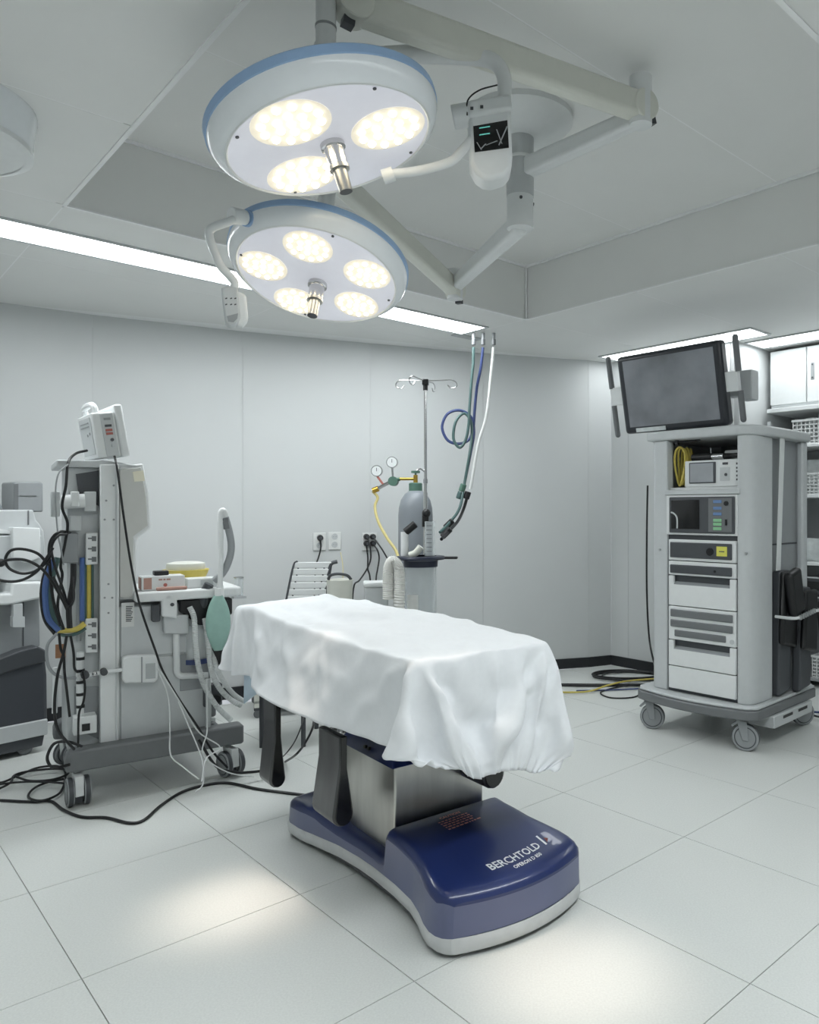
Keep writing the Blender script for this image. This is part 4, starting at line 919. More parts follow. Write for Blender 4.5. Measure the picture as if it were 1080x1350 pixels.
for px, py, r in ((112, 890, .016), (137, 886, .014)): p = S(px, py, .01); MB().cyl((p.x, .0, p.z), (p.x, .035, p.z), r, n=16).build('pipe_valve', M_DGREY, am)
for px, py in ((125, 889),): p = S(px, py, .01); MB().ball((p.x, .02, p.z), .013).build('pipe_joint', M_CHROME, am)
p = S(110, 960, .02); bx_ = MB().box(p.x - .035, p.x + .05, .03, .10, p.z - .03, p.z + .045).build('power_inlet', M_WHITE, am, bevel=.004)
MB().box(p.x - .005, p.x + .025, .027, .031, p.z - .015, p.z + .015).build('inlet_socket', M_BLACK, bx_)
p = S(98, 690, .05); MB().box(p.x - .045, p.x + .015, .05, .12, S(98, 742, .05).z, S(98, 703, .05).z).build('junction_box', M_GREY, am, bevel=.004)
MB().prism(outline([(93, 648), (104, 648), (104, 668), (93, 668)], .05), .03, .09, 'xz').build('rail_clamp', M_WHITE, am, bevel=.004)
p = S(88, 662, .05); q = S(112, 660, .05); MB().cyl((p.x - .03, .06, p.z), (q.x, .06, q.z), .03, n=20).build('rail_arm', M_WHITE, am)
MB().prism(outline([(111, 648), (127, 648), (127, 674), (111, 674)], .05), .05, .10, 'xz').build('arm_bracket', M_LGREY, am, bevel=.004)
MB().prism(outline([(92, 680), (107, 680), (107, 700), (92, 700)], .05), .045, .10, 'xz').build('arm_bracket', M_LGREY, am, bevel=.004)
p = S(75, 664, .05); MB().box(p.x - .02, p.x + .01, .03, .1, p.z - .055, p.z + .05).build('rail_end', M_LGREY, am, bevel=.004)
def outlet_strip(y0, y1):
    b = MB().prism(outline([(113, y0), (129, y0 - 1), (129, y1), (113, y1 + 1)], .06), .06, .095, 'xz').build('power_strip', M_WHITE, am, bevel=.004)
    for k in range(3):
        y = y0 + (y1 - y0) * (k + .5) / 3; MB().prism(outline([(116, y - 1), (121, y - 1), (121, y - 3), (127, y - 3), (127, y + 3.5), (121, y + 3.5), (121, y + 1), (116, y + 1)], .058), .0585, .0605, 'xz').build('socket', M_MGREY, b)
outlet_strip(703, 744); outlet_strip(816, 860)
for (px, m, r) in ((108.5, M_BLUE, .010), (112.5, M_GREEN, .006), (117, M_YEL, .009), (122, M_GREEN, .005)):
    MB().tube([S(px, 735, .08), S(px, 780, .075), S(px, 818, .08)], r, n=8).build('gas_hose', m, am)
MB().tube([S(104, 745, .09), S(104, 845, .09)], .009, n=8, sub=0).build('conduit', M_GREY, am)
MB().prism(outline([(73, 850), (97, 848), (97, 867), (73, 868)], .2), .2, .205, 'xz').build('brown_label', M_BROWN, am)
MB().tube([S(106, 860, .06), S(105, 900, .06), S(106, 950, .06)], .014, n=10).build('sleeve', M_WHITE, am)
for y in (868, 884, 899, 915, 931): p = S(106, y, .06); MB().cyl((p.x, .06, p.z - .006), (p.x, .06, p.z + .006), .0165, n=12).build('sleeve_clip', M_BLACK, am)
MB().tube([S(73, 880, .25), S(73, 905, .25), S(72, 940, .25)], .011, n=10).build('sleeve', M_WHITE, am)
# breathing system under the worktop
vb = MB().prism(outline([(213, 790), (220, 783), (234, 785), (234, 816), (213, 813)], .0), -.0, .06, 'xz').build('valve_block', M_WHITE, am, bevel=.008)
p = S(227, 797, 0); MB().cyl((p.x, 0, p.z), (p.x, -.006, p.z), .008, n=12).build('valve_screw', M_DGREY, vb)
p = S(205, 806, .03); MB().box(p.x - .015, p.x + .018, .015, .06, p.z - .045, p.z + .03).build('bag_switch', M_DGREY, am, bevel=.006)
MB().prism(outline([(215, 812), (249, 810), (249, 836), (217, 836)], .02), .02, .08, 'xz').build('flow_block', M_LGREY, am, bevel=.006)
MB().prism(outline([(236, 790), (306, 788), (306, 810), (292, 812), (284, 826), (262, 824), (236, 806)], .04), .03, .12, 'xz').build('absorber_head', M_BLACK, am, bevel=.008)
MB().tube([S(232, 822, .04), S(233, 870, .04), S(235, 889, .04), S(250, 891, .04), S(274, 890, .04)], .0145, n=10, sub=4).build('guard_rail', M_WHITE, am)
cn = Vector((S(258, 850, .09).x, .09, 0)); z0, z1 = S(258, 868, .09).z, S(258, 822, .09).z
can = MB().lathe([(0, z0), (.06, z0), (.062, z0 + .02), (.062, z1), (0, z1)], cn, n=28).build('absorber_canister', M_CLEAR, am)
MB().lathe([(0, z0 - .018), (.064, z0 - .018), (.064, z0 + .004), (0, z0 + .004)], cn, n=28).build('canister_base', M_DBLUE, can)
MB().lathe([(0, z0 + .01), (.055, z0 + .01), (.055, z1 - .02), (0, z1 - .02)], cn, n=24).build('soda_lime', M_WHITE, can)
MB().box(.40, .53, .05, .16, .40, .565).build('lower_recess', M_GREY, am, bevel=.004)
# bag arm with grey hose, and the mint breathing bag
pa = [S(290, 782, .0), S(291, 740, .0), S(291, 700, .0), S(291, 682, .0)]
MB().tube(pa, .012, n=14).build('bag_arm', M_WHITE, am)
p = S(293, 676, 0); MB().tube([S(291, 688, 0), S(291, 677, 0), S(294, 673, 0), S(297, 678, 0), S(298, 686, 0)], .0135, n=12, sub=5).build('arm_elbow', M_WHITE, am)
MB().cyl(S(290, 790, 0), S(290, 772, 0), .02, .015, n=18).build('arm_collar', M_WHITE, am)
MB().tube([S(297, 682, .0), S(302, 700, .0), S(305, 720, .0), S(302, 738, .0), S(294, 755, .01), S(282, 766, .02)], .016, n=12).build('grey_hose', M_GREY, am)
MB().cyl(S(296.5, 683, 0), S(299.5, 697, 0), .0175, n=14).build('hose_cuff', M_MGREY, am)
MB().tube([S(276, 770, .02), S(270, 782, .03), S(268, 800, .05)], .021, n=12).build('hose_elbow', M_DGREY, am)
bt, bb_ = S(287, 784, -.02), S(287, 857, -.02); c0 = Vector((bt.x, -.03, 0)); hgt = bt.z - bb_.z
def bagprof(k): return (.012 + .042 * math.sin(math.pi * min(1, k * .96 + .02)) ** .75)
vsb = [(bagprof(k / 16), bt.z - hgt * k / 16) for k in range(17)]
bm_ = MB().lathe(vsb + [(0, bb_.z)], c0, n=24)
for q in bm_.v: q.y = -.03 + (q.y + .03) * .55
MB_bag = bm_.build('breathing_bag', M_MINT, am)
MB().lathe([(.0, bt.z + .03), (.014, bt.z + .03), (.016, bt.z - .004), (.0, bt.z - .004)], c0, n=18).build('bag_neck', M_WHITE, MB_bag)
vv = [S(286, 860, -.03), S(296, 868, -.03), S(303, 862, -.03)]
MB().tube([S(284, 848, -.01), S(288, 862, -.01), S(296, 872, -.01), S(308, 870, -.01)], lambda s: .016 + .014 * math.sin(2.6 * s), n=12).build('face_mask_cone', M_BLACK, am)
def corrugated(pts, r, nm, m, par, pitch=.009, sub=10):
    P = catmull(pts, sub); L = [0]
    for a, b in zip(P, P[1:]): L.append(L[-1] + (b - a).length)
    n = max(6, int(L[-1] / pitch)); Q = []
    for i in range(n * 2 + 1):
        s = L[-1] * i / (n * 2); k = max(j for j in range(len(L)) if L[j] <= s + 1e-9); k = min(k, len(P) - 2)
        Q.append(P[k] + (P[k + 1] - P[k]) * ((s - L[k]) / max(1e-9, L[k + 1] - L[k])))
    N = len(Q) - 1; mb = MB().tube(Q, lambda t: r * (1.0 if round(t * N) % 2 else .86), n=10, sub=0); return mb.build(nm, m, par)
corrugated([S(250, 800, .0), S(256, 815, -.01), S(258, 850, -.02), S(262, 880, -.02), S(270, 905, -.03), S(285, 930, -.05), S(305, 950, -.06)], .013, 'breathing_hose', M_HOSE, am)
corrugated([S(270, 815, .0), S(274, 840, -.02), S(278, 880, -.03), S(288, 905, -.05), S(304, 922, -.07), S(318, 930, -.07)], .013, 'breathing_hose', M_HOSE, am)
corrugated([S(281, 850, .0), S(284, 875, -.03), S(294, 897, -.05), S(308, 915, -.06), S(322, 925, -.06)], .012, 'breathing_hose', M_HOSE, am)
MB().tube([S(274, 895, .03), S(275, 930, .03), S(274, 965, .03)], .013, n=10).build('drain_tube', M_HOSE, am)
p = S(283, 921, .05); MB().cyl((p.x, .02, p.z), (p.x, .08, p.z), .022, n=16).build('hose_port', M_BLACK, am)
MB().box(p.x - .05, p.x + .03, .03, .08, p.z - .03, p.z + .07).build('port_block', M_DGREY, am, bevel=.006)
# things on the worktop
def at_m(u, v, z): return Mf.W(u, v, z)
t = thing('glove_carton', 'white and copper printed carton on the anaesthesia worktop', 'carton', at_m(.245, .045, .863), Mf.a)
MB().box(0, .175, 0, .10, 0, .062).build('body', M_WHITE, t, bevel=.002)
MB().box(.008, .04, -.001, .0, .006, .056).build('printed_panel', M_PINK, t); MB().box(-.001, .0, .01, .09, .006, .056).build('printed_panel', M_PINK, t)
for k, (a, b) in enumerate(((.068, .083), (.087, .096), (.1, .116))): MB().box(a, b, -.001, 0, .043, .05).build('print_mark', M_PINK, t)
MB().cyl((.095, 0, .022), (.095, -.001, .022), .008, n=14).build('print_seal', M_RED, t)
t = thing('small_carton', 'white carton with grey print beside the copper printed carton', 'carton', at_m(.435, .06, .863), Mf.a)
MB().box(0, .13, 0, .09, 0, .042).build('body', M_WHITE, t, bevel=.002); MB().box(.055, .11, -.001, 0, .01, .035).build('printed_panel', M_LGREY, t)
t = thing('sharps_tub', 'yellow tub with a white lid on the anaesthesia worktop', 'tub', at_m(.47, .29, .863), Mf.a)
MB().lathe([(0, 0), (.075, 0), (.1, .058), (.104, .07), (0, .07)], n=36).build('tub', M_YEL, t); MB().lathe([(.0, .07), (.086, .07), (.088, .078), (.084, .1), (.06, .106), (0, .106)], n=36).build('lid', M_WHITE2, t)
o = MB().box(0, .125, 0, .02, 0, .014).build('copper_pouch', M_PINK, bevel=.004); o.location = at_m(.30, .012, .8635); o.rotation_euler = (0, 0, Mf.a); tag(o, 'slim copper coloured packet at the edge of the anaesthesia worktop', 'packet')
o = MB().box(0, .06, 0, .05, 0, .02).build('black_case', M_BLACK, bevel=.004); o.location = at_m(.30, .075, .9255); o.rotation_euler = (0, 0, Mf.a); tag(o, 'small black case lying on the copper printed carton', 'case')
t = thing('clear_cup', 'small clear cup at the right end of the anaesthesia worktop', 'cup', at_m(.692, .2, .800), Mf.a)
o = t; MB().lathe([(0, 0), (.022, 0), (.022, .09), (.019, .09), (.019, .005), (0, .005)], n=20).build('cup', M_CLEAR, t); MB().lathe([(.022, .085), (.024, .085), (.024, .091), (.022, .091)], n=20).build('rim', M_ALU, t)
MB().box(-.03, .03, -.03, .03, -.012, -.001).build('bracket', M_ALU, t)
# patient monitor on the top shelf
pm_o = DP(141, 606, 3.22); pm = thing('patient_monitor', 'white patient monitor with red and black ports on top of the anaesthesia machine', 'monitor', Vector((pm_o.x, pm_o.y, 1.4325)), math.radians(42))
TL = Matrix.Rotation(math.radians(-9), 4, 'Y')
def pmb(mb, nm, m, par=pm, **k): mb.v = [TL @ q for q in mb.v]; return mb.build(nm, m, par, **k)
pmb(MB().box(-.03, .06, .0, .26, .012, .205), 'rear_case', M_WHITE, bevel=.006)
pmb(MB().box(.06, .095, -.005, .275, .008, .235), 'front_bezel', M_WHITE, bevel=.01, seg=3)
pmb(MB().box(.095, .097, .02, .25, .03, .215), 'screen', M_DARKSCR)
pmb(MB().box(.002, .052, -.004, .001, .015, .2), 'port_panel', M_LGREY, bevel=.003)
for z, m in ((.175, M_GREY), (.146, M_DGREY), (.127, M_RED), (.112, M_RED)): pmb(MB().box(.014, .04, -.007, -.003, z - .005, z + .005), 'port', m)
for z in (.085, .06): pmb(MB().cyl((.033, -.008, z), (.033, -.003, z), .007, n=12), 'port', M_DGREY if z > .07 else M_LGREY)
pmb(MB().tube([(.0, .04, .2), (-.005, .045, .235), (-.005, .09, .245), (-.005, .17, .245), (-.005, .215, .235), (.0, .22, .2)], .014, n=10, sub=4), 'carry_handle', M_WHITE)
pmb(MB().box(-.033, -.029, .03, .23, .03, .19), 'rear_panel', M_LGREY, bevel=.002)
for z in (.165, .15): pmb(MB().box(-.035, -.032, .06, .20, z, z + .004), 'vent_slot', M_GREY)
for y, z in ((.06, .12), (.1, .115)): pmb(MB().cyl((-.036, y, z), (-.03, y, z), .006, n=8), 'screw', M_GREY)
# ---- cables hanging on the machine
CBN = [0]
def Cb(label, pts, r, m=M_BLACK, name='cord', v=.03, cat='cord'):
    P = []; CBN[0] += 1; off = -.014 * (CBN[0] % 13)
    for p in pts:
        d = (p[2] if len(p) > 2 else v); d = d + off if d <= .03 else d
        P.append(Mf.W(*S(p[0], p[1], d)[:2], S(p[0], p[1], d).z))
    for q in P: q.z = max(q.z, r + .001)
    return cord(label, P, r, m, None, name, cat)
Cb('long black lead from the patient monitor down to the floor beside the breathing hoses', [(151, 601, .06), (155, 620, .02), (163, 680, .0), (173, 745, .0), (185, 800, -.02), (205, 858, -.05), (215, 885, -.06), (235, 920, -.06), (262, 960, -.07), (280, 990, -.1), (300, 1012, -.1)], .0048)
Cb('black cable from the back of the patient monitor curving down the left side', [(115, 594, .1), (100, 598, .07), (90, 610, .03), (87, 640, .0), (82, 668, .0), (89, 690, .0), (86, 715, .0), (80, 745, .0), (82, 760, .0), (76, 800, .0), (84, 830, .0)], .0055)
Cb('thin grey cable hanging left of the rail arm', [(90, 612, .03), (77, 625, .0), (73, 655, -.01), (76, 700, -.01), (80, 722, -.01), (84, 745, -.01)], .003, M_GREY)
Cb('black cable arching over the junction box', [(92, 702, .04), (80, 701, .0), (70, 708, .0), (65, 722, .0), (66, 750, .0), (70, 790, .0), (80, 825, .0)], .006)
Cb('second black cable arching beside the junction box', [(88, 704, .03), (76, 707, .0), (68, 722, .0), (72, 745, .0), (84, 780, .0), (92, 812, .0)], .005)
Cb('black cable loop hanging in front of the grey unit at far left', [(64, 745, .0), (50, 730, .0), (30, 724, .0), (14, 726, .0), (7, 738, .0), (13, 750, .0), (30, 756, .0), (48, 752, .0), (62, 740, .0), (68, 728, .0)], .0055)
Cb('black cable drooping across the left edge of the picture', [(-20, 757, .0), (5, 766, .0), (28, 765, .0), (48, 754, .0), (60, 738, .0), (70, 722, .0)], .0055)
Cb('black cable running from the plug to the hose bundle', [(0, 742, .0), (12, 738, .0), (32, 738, .0), (50, 746, .0), (64, 760, .0), (82, 790, .0), (92, 812, .0)], .0055)
t = MB().ball(Mf.W(S(1, 742, 0).x, 0, S(1, 742, 0).z), .017).build('plug', M_BLACK); tag(t, 'round black plug at the left edge beside the cable loop', 'plug')
hb = thing('hose_bundle', 'blue and green hose bundle with yellow band hanging behind the machine', 'hose', Mf.W(S(68, 800).x, 0.05, .6), 0)
def HB(pts, r, m, nm): return MB().tube(local_pts(hb, [Mf.W(S(*p, .03)[0], .03, S(*p, .03)[2]) for p in pts]), r, n=10).build(nm, m, hb)
HB([(70, 738), (61, 765), (60, 790), (64, 815), (78, 831)], .0145, M_BLUE, 'blue_hose')
HB([(76, 735), (69, 760), (66, 790), (70, 812), (82, 830)], .012, M_GREEN, 'green_hose')
HB([(65, 740), (57, 765), (55, 790), (60, 818), (73, 836)], .008, M_BLACK, 'black_hose')
HB([(76, 831), (90, 831), (102, 829), (112, 822)], .0115, M_YEL, 'yellow_hose')
HB([(76, 836), (90, 838), (104, 834), (113, 828)], .007, M_GREEN, 'green_hose')
for a, b in (((57, 783), (69, 783)), ((63, 818), (74, 815))): HB([a, b], .004, M_WHITE, 'cable_tie')
Cb('thick black cable bunch beside the hose bundle', [(97, 743, .02), (96, 770, .02), (91, 800, .01), (92, 828, .01)], .011)
Cb('black cable crossing from the hose bundle to the bunch', [(70, 760, .0), (82, 785, .0), (90, 800, .0), (97, 790, .0), (96, 760, .02)], .005)
Cb('black cable with an hourglass bend below the yellow hose', [(78, 835, .0), (80, 855, .0), (84, 865, .0), (85, 885, .0), (88, 910, .0), (92, 945, .0)], .005)
Cb('black cable crossing the brown label', [(88, 838, .0), (84, 860, .0), (76, 890, .0), (72, 925, .0), (73, 950, .0), (80, 968, .0), (98, 988, .03)], .0055)
Cb('black cable beside the white sleeve', [(93, 838, .0), (97, 860, .0), (98, 880, .0), (102, 886, .03)], .005)
Cb('grey silver tube curving left of the machine to the suction pipe', [(75, 835, .0), (63, 850, .0), (62, 870, .0), (68, 885, .0), (82, 893, .0), (100, 894, .02)], .006, M_GREY, 'tube', cat='tube')
Cb('black cable hanging on the right of the white sleeve', [(109, 885, .02), (112, 905, .0), (110, 925, .0), (104, 942, .0), (103, 985, .02)], .0045)
# floor cables near the machine
def fl(pts, lift=.006): return [GP(x, y) + Vector((0, 0, lift)) for x, y in pts]
cord('black cable running across the floor from the caster to the table base', fl([(-20, 1057), (0, 1057), (40, 1059), (66, 1058), (84, 1070), (108, 1079), (140, 1080), (170, 1087), (190, 1083), (212, 1064), (240, 1046), (270, 1037), (300, 1034), (340, 1042), (385, 1048), (408, 1051)]), .006, M_BLACK)
cord('black cable tangle on the floor left of the near caster', fl([(-20, 1030), (0, 1036), (25, 1026), (50, 1016), (75, 1014), (86, 1022), (84, 1040), (76, 1052), (55, 1060), (38, 1056), (42, 1046), (58, 1037), (84, 1031)], .014), .005, M_BLACK)
cord('black cable in a flat loop left of the near caster', fl([(-20, 1054), (0, 1046), (14, 1038), (20, 1028), (45, 1022), (80, 1020), (90, 1026), (70, 1034), (40, 1036), (20, 1030)], .022), .005, M_BLACK)
cord('thin black cable on the floor left of the near caster', fl([(-20, 1048), (0, 1043), (30, 1040), (60, 1040), (88, 1042)], .03), .0045, M_BLACK)
Cb('black cable rising from the floor tangle to the power inlet', [(92, 1008, .0), (72, 1012, -.02), (64, 1006, .0), (63, 995, .0), (72, 980, .0), (90, 978, .0), (108, 984, .02)], .006)
Cb('black cable on the floor reaching from the right caster towards the leg loop', [(262, 975, -.07), (285, 1010, -.1), (310, 1018, -.1), (330, 1018, -.1), (347, 1016, -.1), (352, 1014, -.12)], .006)
Cb('thin clear line hanging from the side panel to the floor', [(208, 880, -.03), (222, 920, -.05), (224, 960, -.08), (225, 995, -.12), (240, 1010, -.15), (262, 1027, -.2)], .0028, M_TUBE, 'clear_line', cat='tube')
Cb('thin white line swinging from the side panel to the right caster', [(212, 885, -.03), (240, 930, -.06), (262, 965, -.08), (290, 985, -.1), (272, 1000, -.17), (266, 1030, -.24)], .0028, M_TUBE, 'clear_line', cat='tube')
Cb('thin white line hanging straight down beside the breathing hoses', [(273, 895, -.03), (273, 935, -.05), (273, 965, -.07), (268, 995, -.12), (300, 1018, -.12), (335, 1024, -.12)], .0028, M_TUBE, 'clear_line', cat='tube')
Cb('thin clear line trailing to the floor in front of the base beam', [(235, 925, -.04), (250, 960, -.08), (266, 1000, -.14), (268, 1032, -.2), (258, 1044, -.22)], .0028, M_TUBE, 'clear_line', cat='tube')

# ------------------------------------------------------------------ grey mobile unit cut by the left edge
Lf = Fr(GP(62, 990).x, GP(62, 990).y, 52)
lu_ = thing('mobile_unit', 'large grey and charcoal wheeled unit cut by the left edge', 'medical unit', (Lf.x, Lf.y, 0), Lf.a)
def Q(px, py, v=0.0): return Lf.onv(px, py, v)
def oq(pts, v=0.0): return [(Q(x, y, v).x, Q(x, y, v).z) for x, y in pts]
MB().prism(oq([(-60, 1010), (-60, 880), (-20, 876), (0, 868), (25, 858), (50, 853), (60, 862), (63, 890), (64, 968), (40, 975), (0, 990)]), 0, .5, 'xz').build('charcoal_cover', mat('charcoal_shell', (70, 73, 79), .5, vary=.03), lu_, bevel=.02, seg=3)
MB().prism(oq([(-60, 880), (0, 868), (25, 858), (50, 852), (60, 857), (62, 872), (30, 880), (0, 890), (-60, 900)], -.01), -.012, .5, 'xz').build('cover_shoulder', M_DGREY, lu_, bevel=.008, seg=3)
MB().prism([(-.62, .085), (.0, .085), (.0, .165), (-.62, .165)], -.012, .5, 'xz').build('pale_skirt', M_LGREY, lu_, bevel=.006)
MB().prism([(-.6, .03), (-.02, .03), (-.01, .085), (-.62, .085)], .0, .48, 'xz').build('undercarriage', M_DGREY, lu_, bevel=.006)
for u in (-.09, -.5):
    for v in (.03, .45): MB().lathe([(0, -.014), (.03, -.014), (.034, -.01), (.034, .01), (.03, .014), (0, .014)], (u, v, .034), (0, 1, 0), 22).build('wheel', M_MGREY, lu_)
MB().prism(oq([(-60, 870), (-60, 785), (52, 785), (53, 852), (25, 860), (0, 868)], .06), .06, .44, 'xz').build('rear_body', M_GREY, lu_, bevel=.006)
MB().prism(oq([(30, 790), (31, 790), (31, 852), (30, 852)], .06), .056, .06, 'xz').build('body_seam', M_DGREY, lu_)
MB().prism(oq([(-60, 798), (-60, 785), (14, 783), (16, 768), (60, 767), (61, 786), (50, 790), (10, 798)], .0), .0, .44, 'xz').build('tray', M_WHITE, lu_, bevel=.01, seg=3)
MB().prism(oq([(18, 797), (30, 796), (30, 813), (33, 813), (33, 827), (17, 827), (17, 813), (18, 813)], -.01), -.01, .03, 'xz').build('bracket', M_LGREY, lu_, bevel=.004)
MB().prism(oq([(-60, 766), (-60, 706), (56, 706), (57, 766)], .07), .07, .42, 'xz').build('console_body', M_LGREY, lu_, bevel=.006)
MB().prism(oq([(16, 695), (52, 696), (54, 735), (34, 742), (16, 735)], .05), .04, .40, 'xz').build('front_cover', M_WHITE, lu_, bevel=.005)
MB().prism(oq([(-60, 706), (-60, 674), (0, 672), (46, 672), (50, 686), (54, 690), (60, 700), (63, 735), (60, 766), (50, 766), (49, 706)], .08), .10, .38, 'xz').build('upper_console', M_LGREY, lu_, bevel=.008, seg=3)
MB().prism(oq([(36.5, 673), (38, 673), (38, 692), (36.5, 692)], .1), .096, .1, 'xz').build('console_seam', M_MGREY, lu_)
MB().prism(oq([(-40, 690), (14, 700), (14, 704), (-40, 700)], .1), .08, .1, 'xz').build('console_lip', M_WHITE, lu_)
bb2 = MB().prism(oq([(18, 674), (18, 638), (20, 635), (55, 635), (57, 638), (57, 675)], .16), .16, .34, 'xz').build('top_box', M_GREY, lu_, bevel=.008, seg=3)
MB().prism(oq([(18.5, 673), (18.5, 638), (24, 638), (24, 673)], .158), .155, .16, 'xz').build('box_end', M_MGREY, bb2)
MB().prism(oq([(26, 653), (48, 653), (48, 654), (26, 654)], .158), .156, .16, 'xz').build('box_seam', M_MGREY, bb2)
MB().prism(oq([(-60, 672), (-60, 600), (-12, 640), (5, 672)], .2), .2, .24, 'xz').build('display_edge', M_GREY, lu_, bevel=.006)

# ------------------------------------------------------------------ oxygen cylinder, suction stand, drip pole
cyl_p = Vector((DP(548, 700, 4.75).x, 4.75, 0))
oc = thing('gas_cylinder', 'tall grey gas cylinder with a green collar against the back wall', 'gas cylinder', cyl_p)
zt_ = DP(548, 668, 4.75).z; zs = DP(548, 640, 4.75).z
MB().lathe([(0, 0.002), (.09, .002), (.108, .02), (.108, 1.18), (.105, 1.23), (.093, 1.28), (.068, 1.32), (.038, 1.342), (0, 1.345)], n=40).build('bottle', M_CYL, oc)
MB().lathe([(.036, 1.335), (.042, 1.335), (.042, 1.385), (.036, 1.39), (0, 1.39)], n=24).build('neck_ring', M_TEAL, oc)
vv = MB().cyl((0, 0, 1.385), (0, 0, 1.44), .014, n=14).build('valve', M_BRASS, oc)
MB().cyl((0, 0, 1.44), (0, 0, 1.455), .006, n=10).cyl((0, 0, 1.452), (0, 0, 1.466), .028, n=18).build('hand_wheel', M_TEAL, vv)
MB().cyl((0, 0, 1.415), (-.1, 0, 1.415), .009, n=12).build('valve_outlet', M_BRASS, vv)
rg = thing('pressure_regulator', 'chrome regulator with two round gauges on the gas cylinder', 'regulator', cyl_p + Vector((-.13, 0, 1.40)))
MB().cyl((-.01, -.03, .0), (-.01, .03, .0), .03, n=20).cyl((-.005, 0, .01), (.032, 0, .014), .012, n=12).build('body', M_TEAL, rg)
MB().tube([(-.02, 0, 0), (-.08, 0, -.03), (-.13, 0, -.055)], .012, n=10, sub=3).build('outlet_arm', M_CHROME, rg)
MB().cyl((-.14, 0, -.06), (-.105, 0, -.045), .018, n=14).build('outlet_nut', M_BRASS, rg)
for x, z in ((-.115, .065), (-.018, .12)):
    g = MB().cyl((x, -.01, z), (x, .018, z), .036, n=28).build('gauge', M_CHROME, rg)
    MB().cyl((x, -.0115, z), (x, -.0095, z), .031, n=28).build('dial_face', M_WHITE, g)
    MB().box(x - .002, x + .002, -.0125, -.0115, z - .002, z + .02).build('needle', M_DGREY, g)
    MB().tube([(x, .0, z - .03), (x + (.04 if x < -.05 else .006), 0, .0 + (-.02 if x < -.05 else 0))], .007, n=8, sub=0).build('stem', M_RED if x < -.05 else M_CHROME, g)
cord('yellow rubber hose hanging from the chrome regulator', [cyl_p + Vector((-.272, 0, 1.338)), DP(498, 656, 4.75), DP(494.5, 668, 4.73), DP(499, 688, 4.68), DP(511, 710, 4.62), DP(523, 728, 4.56), DP(529, 755, 4.5), DP(530, 800, 4.5)], .009, mat('yellow_rubber', (206, 192, 128), .5), None, 'rubber_hose', 'hose')
sp = Vector((DP(561, 700, 4.4).x, 4.4, 0))
ss = thing('drip_stand', 'chrome drip stand with four hooks in front of the gas cylinder', 'drip stand', sp)
MB().cyl((0, 0, .06), (0, 0, 1.32), .0125, n=16).build('lower_tube', M_CHROME, ss)
MB().cyl((0, 0, 1.3), (0, 0, 1.97), .009, n=16).build('upper_tube', M_CHROME, ss)
MB().cyl((0, 0, 1.12), (0, 0, 1.19), .02, n=16).build('clamp', M_BLACK, ss); MB().ball((.008, -.02, 1.2), .026).build('clamp_knob', M_BLACK, ss)
MB().cyl((0, 0, 1.375), (0, 0, 1.40), .013, n=12).build('sleeve', M_GREY, ss); MB().tube([(0, 0, 1.44), (-.03, 0, 1.46), (-.05, 0, 1.45)], .005, n=8, sub=3).build('side_hook', M_CHROME, ss)
MB().box(-.018, .018, -.018, .018, 1.95, 1.985).build('hook_hub', M_BLACK, ss, bevel=.004); MB().cyl((0, 0, 1.92), (0, 0, 1.955), .014, n=12).build('hub_neck', M_BLACK, ss)
for a, L in ((math.pi - .2, .15), (.15, .15), (math.pi / 2 - .2, .14), (-math.pi / 2 - .5, .12)):
    d = Vector((math.cos(a), math.sin(a), 0)); z = Vector((0, 0, 1)); c = Vector((0, 0, 1.975))
    MB().tube([c, c + d * L * .6 + z * .006, c + d * L + z * .01, c + d * (L + .03) - z * .005, c + d * (L + .03) - z * .03, c + d * L - z * .04, c + d * (L - .02) - z * .02], .0035, n=8, sub=4).build('hook', M_CHROME, ss)
for k in range(5):
    a = k * 2 * math.pi / 5 + .3; d = Vector((math.cos(a), math.sin(a), 0))
    lg = MB().beam(Vector((0, 0, .085)), d * .26 + Vector((0, 0, .07)), .03, .025).build('leg', M_ALU, ss); MB().lathe([(0, -.01), (.022, -.01), (.022, .01), (0, .01)], d * .26 + Vector((0, 0, .023)), (-d.y, d.x, 0), 16).build('wheel', M_DGREY, lg); MB().cyl(d * .26 + Vector((0, 0, .03)), d * .26 + Vector((0, 0, .07)), .008, n=8).build('stem', M_GREY, lg)
# suction jars on the stand
sj = thing('suction_jar', 'clear suction jar with a navy lid ring on the drip stand', 'suction jar', sp + Vector((-.005, -.165, .60)))
zz = DP(556, 745, 4.28).z - .60
MB().lathe([(0, 0), (.085, 0), (.09, .01), (.09, zz), (.087, zz), (.087, .012), (0, .012)], n=32).build('jar', M_CLEAR, sj)
MB().lathe([(.0, zz - .005), (.096, zz - .005), (.098, zz + .03), (.0, zz + .035)], n=32).build('lid', mat('navy_lid', (30, 36, 56), .4), sj)
MB().lathe([(.09, zz + .036), (.135, zz + .036), (.14, zz + .045), (.135, zz + .054), (.09, zz + .056)], n=40).build('lid_ring', mat('navy_lid', (30, 36, 56), .4), sj)
MB().box(.12, .21, -.02, .02, zz + .038, zz + .052).build('ring_tab', M_BLACK, sj, bevel=.005)
MB().box(-.06, .0, -.0905, -.088, .06, .15).build('graduation', M_PAPER, sj)
MB().box(-.02, .02, .085, .152, zz - .06, zz - .02).build('bracket', M_GREY, sj)
MB().cyl((-.09, .0, zz + .05), (-.09, .0, zz + .19), .022, n=16).build('side_tube', M_WHITE, sj)
b_ = MB().cyl((-.085, 0, zz + .19), (-.03, 0, zz + .235), .022, n=16).build('side_elbow', M_BLACK, sj)
MB().tube([(-.055, -.05, zz + .06), (-.02, -.05, zz + .075), (.01, -.05, zz + .11)], .02, n=12, sub=4).build('float_valve', M_WHITE2, sj)
